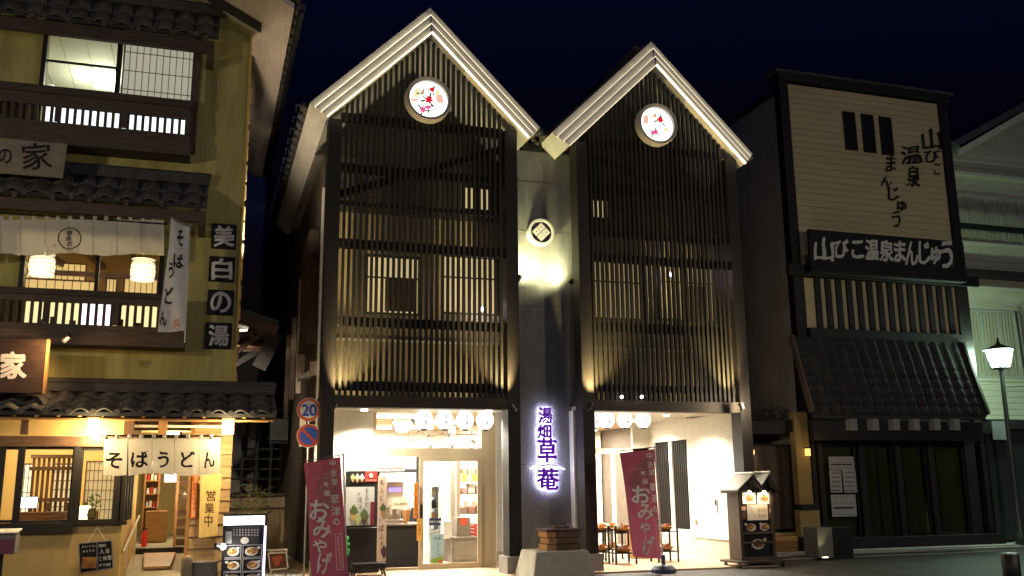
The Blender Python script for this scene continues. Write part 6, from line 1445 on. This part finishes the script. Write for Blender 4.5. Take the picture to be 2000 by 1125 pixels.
# ================================================================== MANJU SHOP (right)
YR = 18.8
B = thing('manju_shop', 'dark framed bun shop with a tall cream sign wall and a steep tiled pent roof', 'shop building', (15.4, YR, 0))
RX_ = lambda px, py, Y=YR: at(px, py, Y)[0]
bx0, bx1 = 13.02, 18.05
ztp = 11.22
board = mat('cream_board', (.46, .39, .22), .85, .06, 2, (1, 1, 10), .15)
zsb = at(1700, 540, YR)[1]          # foot of the sign wall
pit = .165; nb = int((ztp-zsb)/pit)
wm = M(); wm.hexa([(0, -.02, 0), (bx1-bx0-.5, -.02, 0), (bx1-bx0-.5, 0, 0), (0, 0, 0), (0, -.006, pit-.006), (bx1-bx0-.5, -.006, pit-.006), (bx1-bx0-.5, 0, pit-.006), (0, 0, pit-.006)])
me = wm.mesh('wall_board', board)
for i in range(nb): put('wall_board', me, B, (bx0+.25, YR+.0, zsb+i*pit))
M().box(bx0, bx1, YR+.003, YR+.2, 2.4, ztp).build('wall_core', black_paint, B)
blk = mat('charred_frame', (.014, .012, .011), .6, .3, 5)
M().box(bx0-.02, bx0+.22, YR-.08, YR+.0, 2.6, ztp+.05).build('corner_post', blk, B)
M().box(bx1-.22, bx1+.02, YR-.08, YR+.0, 2.6, ztp+.05).build('corner_post', blk, B)
M().box(bx0-.10, bx1+.10, YR-.16, YR+.3, ztp+.053, ztp+.22).build('top_beam', blk, B)
M().box(bx0-.16, bx1+.16, YR-.2, YR+.35, ztp+.223, ztp+.27).build('coping', grey_roof, B)
# side wall facing the twin gabled shop
M().box(bx0, bx0+.2, YR+.205, 31, 0, 10.95).build('side_wall', mat('brown_render', (.26, .235, .19), .9, .2, 1.5), B)
M().prism([(bx0-.05, 10.953), (bx0+.3, 10.953), (bx0+.3, 11.1), (bx0-.05, 11.1)], YR+.4, 31).build('side_coping', blk, B)
# three dark slot windows
for k, (a, b_, c, d) in enumerate([(1648, 219, 1672, 293), (1684, 224, 1708, 298), (1719, 229, 1743, 303)]):
    h = rect(a, b_, c, d, YR-.03); f = frame(M(), h[0], h[1], h[2], h[3], YR-.05, YR-.022, .03).build('slot_window', blk, B); M().box(h[0]+.03, h[1]-.03, YR-.04, YR-.03, h[2]+.03, h[3]-.03).build('pane', rear_glass, f)
t = thing('wall_lettering', 'black brush lettering running down the cream sign wall', 'lettering', (16.6, YR-.06, 7.5))
letters([('山', 1819, 272, 37, 42, 6), ('び', 1820, 305, 30, 26), ('こ', 1830, 331, 12, 22), ('温', 1780, 302, 40, 36, 4), ('泉', 1784, 345, 26, 42), ('ま', 1740, 320, 18, 32), ('ん', 1731, 354, 20, 20), ('じ', 1745, 378, 22, 26), ('ゅ', 1761, 403, 18, 22), ('う', 1750, 428, 16, 32)],
        plane_surf(YR-.05), ink, t, off=.01, brush=.09, lift=.0, depth=.02)
# black name board
t = thing('name_board', 'long black board with white brush lettering below the sign wall', 'sign', (15.6, YR-.5, at(1720, 540, YR-.5)[1]))
h = rect(1580, 455, 1880, 532, YR-.5); zL1, zL0 = at(1590, 448, YR-.5)[1], at(1590, 524, YR-.5)[1]
M().box(at(1582, 490, YR-.5)[0], at(1884, 495, YR-.5)[0], YR-.5, YR-.42, zL0, zL1).build('board', soft_black, t, bevel=.01)
M().box(at(1582, 490, YR-.5)[0], at(1884, 495, YR-.5)[0], YR-.5, YR-.145, zL0-.08, zL0-.004).build('ledge', blk, t)
xs_ = [1609, 1643, 1675, 1703, 1731, 1757, 1780, 1805, 1827, 1848]; ys_ = [487, 486, 487, 488, 490, 491, 494, 494, 499, 498]
ws_ = [38, 28, 24, 26, 28, 22, 24, 22, 18, 26]; hs_ = [46, 38, 34, 40, 42, 42, 46, 44, 34, 54]
bold([(c, x, y, w, h_) for c, x, y, w, h_ in zip('山びこ温泉まんじゅう', xs_, ys_, ws_, hs_)], plane_surf(YR-.5), flat('dim_white_ink', (.50, .50, .44)), t, d=.7, off=.015, brush=.07, lift=.006)
letters([(c, 1860, 512+i*5, 3, 3.6) for i, c in enumerate('本店')], plane_surf(YR-.5), flat('dim_white_ink2', (.35, .35, .3)), t, name='small_lettering', off=0, brush=0)
# vertical cream and black bars
z1, z0 = at(1720, 552, YR)[1], at(1720, 648, YR)[1]
M().box(bx0-.25, bx1+.25, YR-.24, YR-.143, z1+.0, z1+.26).build('cross_beam', blk, B)
M().box(bx0+.3, bx1-.3, YR-.02, YR-.004, z0, z1-.003).build('bar_backing', board, B)
n = 15; me = M().box(-.075, .075, 0, .06, 0, z1-z0-.01).mesh('dark_bar', blk)
xA, xB = RX_(1602, 600, YR-.1)-.01, RX_(1878, 610, YR-.1)
for i in range(n): put('dark_bar', me, B, (xA-.0+(xB-xA)*(i)/(n-1)*1.0, YR-.09, z0+.003))
M().box(bx0+.27, bx1-.27, YR-.16, YR-.0, z0-.35, z0-.004).build('lower_beam', blk, B)
# steep tiled pent roof
yt, yb = YR-.16, YR-.72; ztr, zbr = at(1700, 668, yt)[1], at(1750, 812, yb)[1]
tx0, tx1 = RX_(1588, 812, yb), RX_(1926, 811, yb)
rf = M().hexa([(tx0, yb+.02, zbr-.08), (tx1, yb+.02, zbr-.08), (tx1, yt, ztr-.08), (tx0, yt, ztr-.08), (tx0, yb+.02, zbr), (tx1, yb+.02, zbr), (tx1, yt, ztr), (tx0, yt, ztr)]).build('pent_roof', roof_under, B)
tile_roof(rf, tx0, tx1, (yt, ztr), (yb, zbr), 16, 8, caps=False, mt=mat('matt_slate_tile', (.022, .021, .022), .75, .35, 9, bump=.3, spec=.25))
for xx in (tx0-.03, tx1+.03): M().bar((xx, yb-.02, zbr+.06), (xx, yt, ztr+.06), .07, .14).build('verge_board', old_wood if xx < 14 else blk, rf)
M().box(tx0+.05, tx1-.05, yb+.1, yb+.25, zbr-.55, zbr-.12).build('eave_beam', blk, B)
for px in (1660, 1702, 1743, 1782, 1822, 1860):
    h = rect(px-6, 819, px+6, 841, yb+.05); M().box(h[0], h[1], yb-.1, yb+.097, h[2], h[3]).build('rafter_end', flat('white_rafter_end', (.20, .20, .20)), B)
# ground floor: posts, doors, dark glass
YG = YR-.05
za0, za1 = .30, at(1750, 846, YG)[1]
M().box(bx0-.4, bx1+.2, YG-.1, YG+.25, za1+.003, za1+.28).build('lintel', blk, B)
M().box(bx0-.1, bx1+.1, YG-.25, YG+.2, 0.06, .29).build('base_sill', blk, B)
for px, w in ((1590, .10), (1604, .12), (1685, .16), (1757, .16), (1822, .16), (1898, .3), (1925, .12)):
    xx = RX_(px, 950, YG); M().box(xx-w/2, xx+w/2, YG-.06, YG+.1, .292, za1).build('post', blk, B)
pxs = [(1608, 1676), (1692, 1748), (1765, 1813), (1830, 1888)]
for k, (a, b_) in enumerate(pxs):
    x0, x1 = RX_(a, 950, YG), RX_(b_, 950, YG); f = frame(M(), x0, x1, .292, za1-.003, YG-.0, YG+.05, .04); f.box((x0+x1)/2-.012 if k == 1 else x0, (x0+x1)/2+.012 if k == 1 else x0+.04, YG, YG+.05, .33, za1-.05)
    f = f.build('door', blk, B); M().box(x0+.04, x1-.04, YG+.02, YG+.026, .332, za1-.045).build('pane', dark_glass, f)
M().box(RX_(1600, 950), bx1, YG+1.6, YG+1.7, .1, 3.0).build('inner_wall', mat('unlit_inner_wall', (.30, .28, .20), .9, .15, 2), B)
m = M(); m.box(RX_(1600, 950), bx1, YG+.3, YG+1.6, .05, .28); m.box(RX_(1600, 950), bx1, YG+.3, YG+1.6, 2.95, 3.0); m.build('inner_floor', concrete, B)
for (a, b_) in pxs: M().box(RX_(a, 950, YG)+.05, RX_(b_, 950, YG)-.05, YG+.12, YG+.14, .34, za1-.05).build('added_pane_backing', mat('added_pane_backing%d' % a, (.30, .28, .17), .9, .2, 2, (8, 8, .6)), B)  # added sheet behind the glass, catches lamp light so panes read olive
# papers on the glass
for k, (a, b_, c, d, lab) in enumerate([(1619, 892, 1668, 918, 'wide paper notice at the top of the dark glass'), (1621, 919, 1644, 962, 'left of the two tall paper notices on the dark glass'), (1647, 918, 1672, 962, 'right of the two tall paper notices on the dark glass'), (1624, 966, 1672, 1009, 'large paper notice lowest on the dark glass')]):
    h = rect(a, b_, c, d, YG-.02); t = thing('paper_notice', lab, 'notice', ((h[0]+h[1])/2, YG-.02, h[2]), 'papers on the dark glass'); M().box(h[0], h[1], YG-.025, YG-.02, h[2], h[3]).build('paper', flat('grey_paper', (.34, .35, .33)), t)
    L = []; rows = 5 if k in (1, 2) else 4
    for r in range(rows): L += line_text('営業時間本日休業温泉'[:9], a+4, b_+5+r*(d-b_-9)/(rows-1), c-4, b_+5+r*(d-b_-9)/(rows-1), 2.4, 3.0)
    letters(L, plane_surf(YG-.026), ink, t, off=0, brush=0, lift=.002)
    if k in (0, 3): h2 = rect(a+4, b_+14 if k == 0 else b_+24, c-4, b_+16 if k == 0 else b_+27, YG-.03); M().box(h2[0], h2[1], YG-.03, YG-.0265, h2[2], h2[3]).build('black_bar', ink, t)
# warm strip of wall by the passage
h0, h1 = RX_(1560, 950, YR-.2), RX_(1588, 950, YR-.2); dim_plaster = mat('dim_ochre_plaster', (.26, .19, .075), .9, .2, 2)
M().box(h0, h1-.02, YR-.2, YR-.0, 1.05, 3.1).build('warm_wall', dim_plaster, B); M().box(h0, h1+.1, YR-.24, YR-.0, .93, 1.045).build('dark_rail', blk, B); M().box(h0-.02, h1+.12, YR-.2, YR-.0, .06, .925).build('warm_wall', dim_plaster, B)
h = rect(1577, 876, 1584, 890, YR-.3); t = thing('wall_lantern', 'small orange lit lantern on the wall right of the passage', 'lantern', (h[0], YR-.28, h[2])); M().box(h[0], h[1], YR-.28, YR-.205, h[2], h[3]).build('glass_box', emis('amber_glow', (1, .62, .16), 1.6), t); M().box(h[0]-.01, h[1]+.01, YR-.29, YR-.205, h[3]+.003, h[3]+.03).build('cap', black_paint, t)
light('POINT', ((h[0]+h[1])/2, YR-.75, h[2]+.1), 4, (1, .62, .2), t, .06)
# passage between the shops
t = thing('passage_gate', 'dark slatted gate and canopy in the passage beside the menu house', 'gate', (12.2, 19.4, 0))
xg0, xg1 = at(1470, 950, 19.3)[0], at(1545, 950, 19.3)[0]
me = M().box(-.03, .03, 0, .05, .5, 2.35).mesh('slat', old_wood_v)
n = 15
for i in range(n): put('slat', me, t, (xg0+(xg1-xg0)*(i+.5)/n, 19.3, 0))
M().box(xg0-.1, xg1+.4, 19.36, 19.5, .42, 2.4).build('backing', blk, t); M().box(xg0-.1, xg1+.4, 19.26, 19.5, .06, .415).build('base', plaster_warm, t)
M().box(xg0-.8, xg1+.6, 18.9, 20.4, 2.62, 2.9).build('canopy', blk, t); M().box(xg1+.02, xg1+.35, 19.2, 19.355, .42, 2.4).build('post', blk, t)
t = thing('canopy_shrub', 'dark tangle of leaves on top of the passage canopy', 'shrub', (12.3, 19.2, 2.9)); m = M(); rnd = random.Random(11)
for k in range(420):
    cx_ = xg0-.3+rnd.random()*(xg1-xg0+.7); hh = .30*(.4+.6*abs(math.sin(cx_*4.1)))+.1; p = Vector((cx_, 19+rnd.random()*.6, 2.9+rnd.random()*hh)); a = rnd.uniform(0, 6.28); d = Vector((math.cos(a), math.sin(a), rnd.uniform(-.6, .8)))*.06; s = Vector((-d.y, d.x, .02))*.5; m.quad([p, p+d*.5+s, p+d, p+d*.5-s])
m.build('leaves', flat('dark_leaf', (.03, .035, .015)), t); M().cyl((12.3, 19.3, 2.9), (12.3, 19.3, 3.1), .03, .01, n=6).build('stem', dark_wood, t)
for k, (a, b_, c, d, lab) in enumerate([(1423, 879, 1437, 892, 'small square paper lantern left of the wooden column'), (1463, 879, 1470, 892, 'small square paper lantern right of the wooden column')]):
    h = rect(a, b_, c, d, 19.0); t = thing('square_lantern', lab, 'lantern', (h[0], 19.0, h[2]), 'square lanterns in the passage'); M().box(h[0], h[1], 18.92, 19.0, h[2], h[3]).build('glass_box', emis('square_lantern_glow%d' % k, (1, .85, .6) if k == 0 else (1, .6, .18), 2.2), t); M().cyl(((h[0]+h[1])/2, 18.96, h[3]), ((h[0]+h[1])/2, 18.96, 2.9), .008, n=6).build('cord', black_paint, t)
    light('POINT', ((h[0]+h[1])/2, 18.8, h[2]), 7, (1, .72, .35), t, .06)
x = at(1441, 850, 17.0)[0]; t = thing('wooden_column', 'slim pale wooden column with a small red lettered plate', 'column', (x, 17.0, 0)); M().box(x-.05, x+.05, 16.95, 17.05, 0, 2.95).build('shaft', mat('column_wood', (.20, .16, .09), .6, .2, 3, (6, 6, 1)), t)
h = rect(1436, 911, 1447, 931, 16.93); M().box(h[0], h[1], 16.93, 16.947, h[2], h[3]).build('plate', flat('pink_plate', (.66, .38, .30)), t); letters([('足', 1441, 916, 5, 5), ('湯', 1441, 925, 5, 5)], plane_surf(16.928), red_ink, t, off=0, brush=0)
x = at(1490, 895, 18.6)[0]; t = thing('roof_finial', 'dark carved wooden figure standing behind the menu house', 'carving', (x, 18.8, .42)); M().lathe((x, 18.8, .42), [(.12, 0), (.1, .9), (.13, 1.2), (.09, 1.35), (.16, 1.5), (.1, 1.7), (.04, 1.78)], 12).build('body', old_wood_v, t, True)
M().box(x-.02, x+.3, 18.78, 18.82, 2.02, 2.06).build('arm', old_wood, t)

# ================================================================== FAR RIGHT HOUSE
YH = 21.2
H = thing('clapboard_house', 'pale green clapboard house with a gable at the right edge', 'house', (23.5, YH, 0))
hx0, hx1 = 18.6, 30.0
HZ = lambda py, px=1950: at(px, py, YH)[1]
clap = mat('pale_green_clapboard', (.46, .46, .34), .8, .12, 2, (1, 1, 8))
zw = [(HZ(390), HZ(475)), (HZ(612), HZ(735))]
def hsiding(z0, z1): lap_siding(H, hx0, hx1, z0, z1, YH, .17, clap)
apex = at(2060, 185, YH)
hsiding(0.1, HZ(740)); hsiding(HZ(608), HZ(578)); hsiding(HZ(498), HZ(478)); hsiding(HZ(536), HZ(500)); hsiding(HZ(388), HZ(300))
M().box(hx0, hx1, YH+.003, YH+.2, 0, HZ(296)).build('wall_core', clap, H)
gx = 22.6
P1, P2 = at(1868, 287, YH-.6), at(2010, 208, YH-.6)
sl2 = (P2[1]-P1[1])/(P2[0]-P1[0]); q = (P1[0]+6, P1[1]+6*sl2)
M().prism([P1, q, (q[0], q[1]+.22), (P1[0]-.1, P1[1]+.16)], YH-.65, YH+8).build('roof', grey_roof, H); M().prism([(P1[0]+.1, P1[1]-.25), (q[0], q[1]-.25), (q[0], q[1]-.004), (P1[0]+.1, P1[1]-.05)], YH-.6, YH-.5).build('bargeboard', clap, H)
M().prism([(P1[0], P1[1]-.3), (q[0], P1[1]-.3), (q[0], q[1]-.26)], YH-.02, YH-.002).build('gable_boards', ribbed('gable_clapboard', (.34, .34, .27), .17), H)
for py0, py1, yo in ((346, 352, .16), (478, 483, .12), (536, 548, .45), (566, 572, .3), (740, 746, .12)):
    M().box(hx0, hx1, YH-yo, YH-.025, HZ(py1), HZ(py0)).build('band', clap if py0 in (346, 478, 740, 566) else blk, H)
curt = mat('pleated_curtain', (.34, .33, .24), .8, .25, 2.5, (14, 14, .4))
for (z1, z0) in zw:
    m = M(); xs = [hx0+.3+i*.62 for i in range(9)]
    for xx in xs: m.box(xx-.03, xx+.03, YH-.08, YH-.024, z0, z1)
    m.box(hx0+.27, xs[-1]+.03, YH-.08, YH-.024, z0-.06, z0-.003); m.box(hx0+.27, xs[-1]+.03, YH-.08, YH-.024, z1+.003, z1+.06); w = m.build('window', flat('window_frame_green', (.30, .32, .27)), H)
    m = M(); n = 160; prev = None
    for i in range(n+1):
        xx = hx0+.3+(xs[-1]-hx0-.3)*i/n; yy_ = YH-.034+.008*math.sin(i*1.7)
        if prev: m.quad([(prev[0], prev[1], z0), (xx, yy_, z0), (xx, yy_, z1), (prev[0], prev[1], z1)])
        prev = (xx, yy_)
    m.build('curtain', curt, w); M().box(hx0+.3, xs[-1], YH-.062, YH-.058, z0, z1).build('pane', glass, w)
M().box(hx0, hx1, YH-.5, YH-.42, HZ(462), HZ(452)).build('balcony_rail', blk, H)
M().cyl((at(1988, 620, YH-.4)[0], YH-.4, HZ(720)), (at(1988, 620, YH-.4)[0]-.05, YH-.4, HZ(612)), .03, n=8).build('drain_pipe', black_paint, H)
M().box(18.3, 30, YH-2.3, YH-2.2, .1, 2.75).build('shutter_front', mat('dark_shutter', (.03, .035, .032), .6, .3, 3, (10, 10, 1)), H); M().box(18.2, 30, YH-2.5, YH-.15, 2.76, 3.0).build('shop_canopy', blk, H)
M().box(at(1930, 830, 18.8)[0], at(1960, 830, 18.8)[0], YH-2.52, YH-2.5, 2.5, 2.95).build('canopy_sign', flat('grey_sign', (.22, .24, .23)), H)
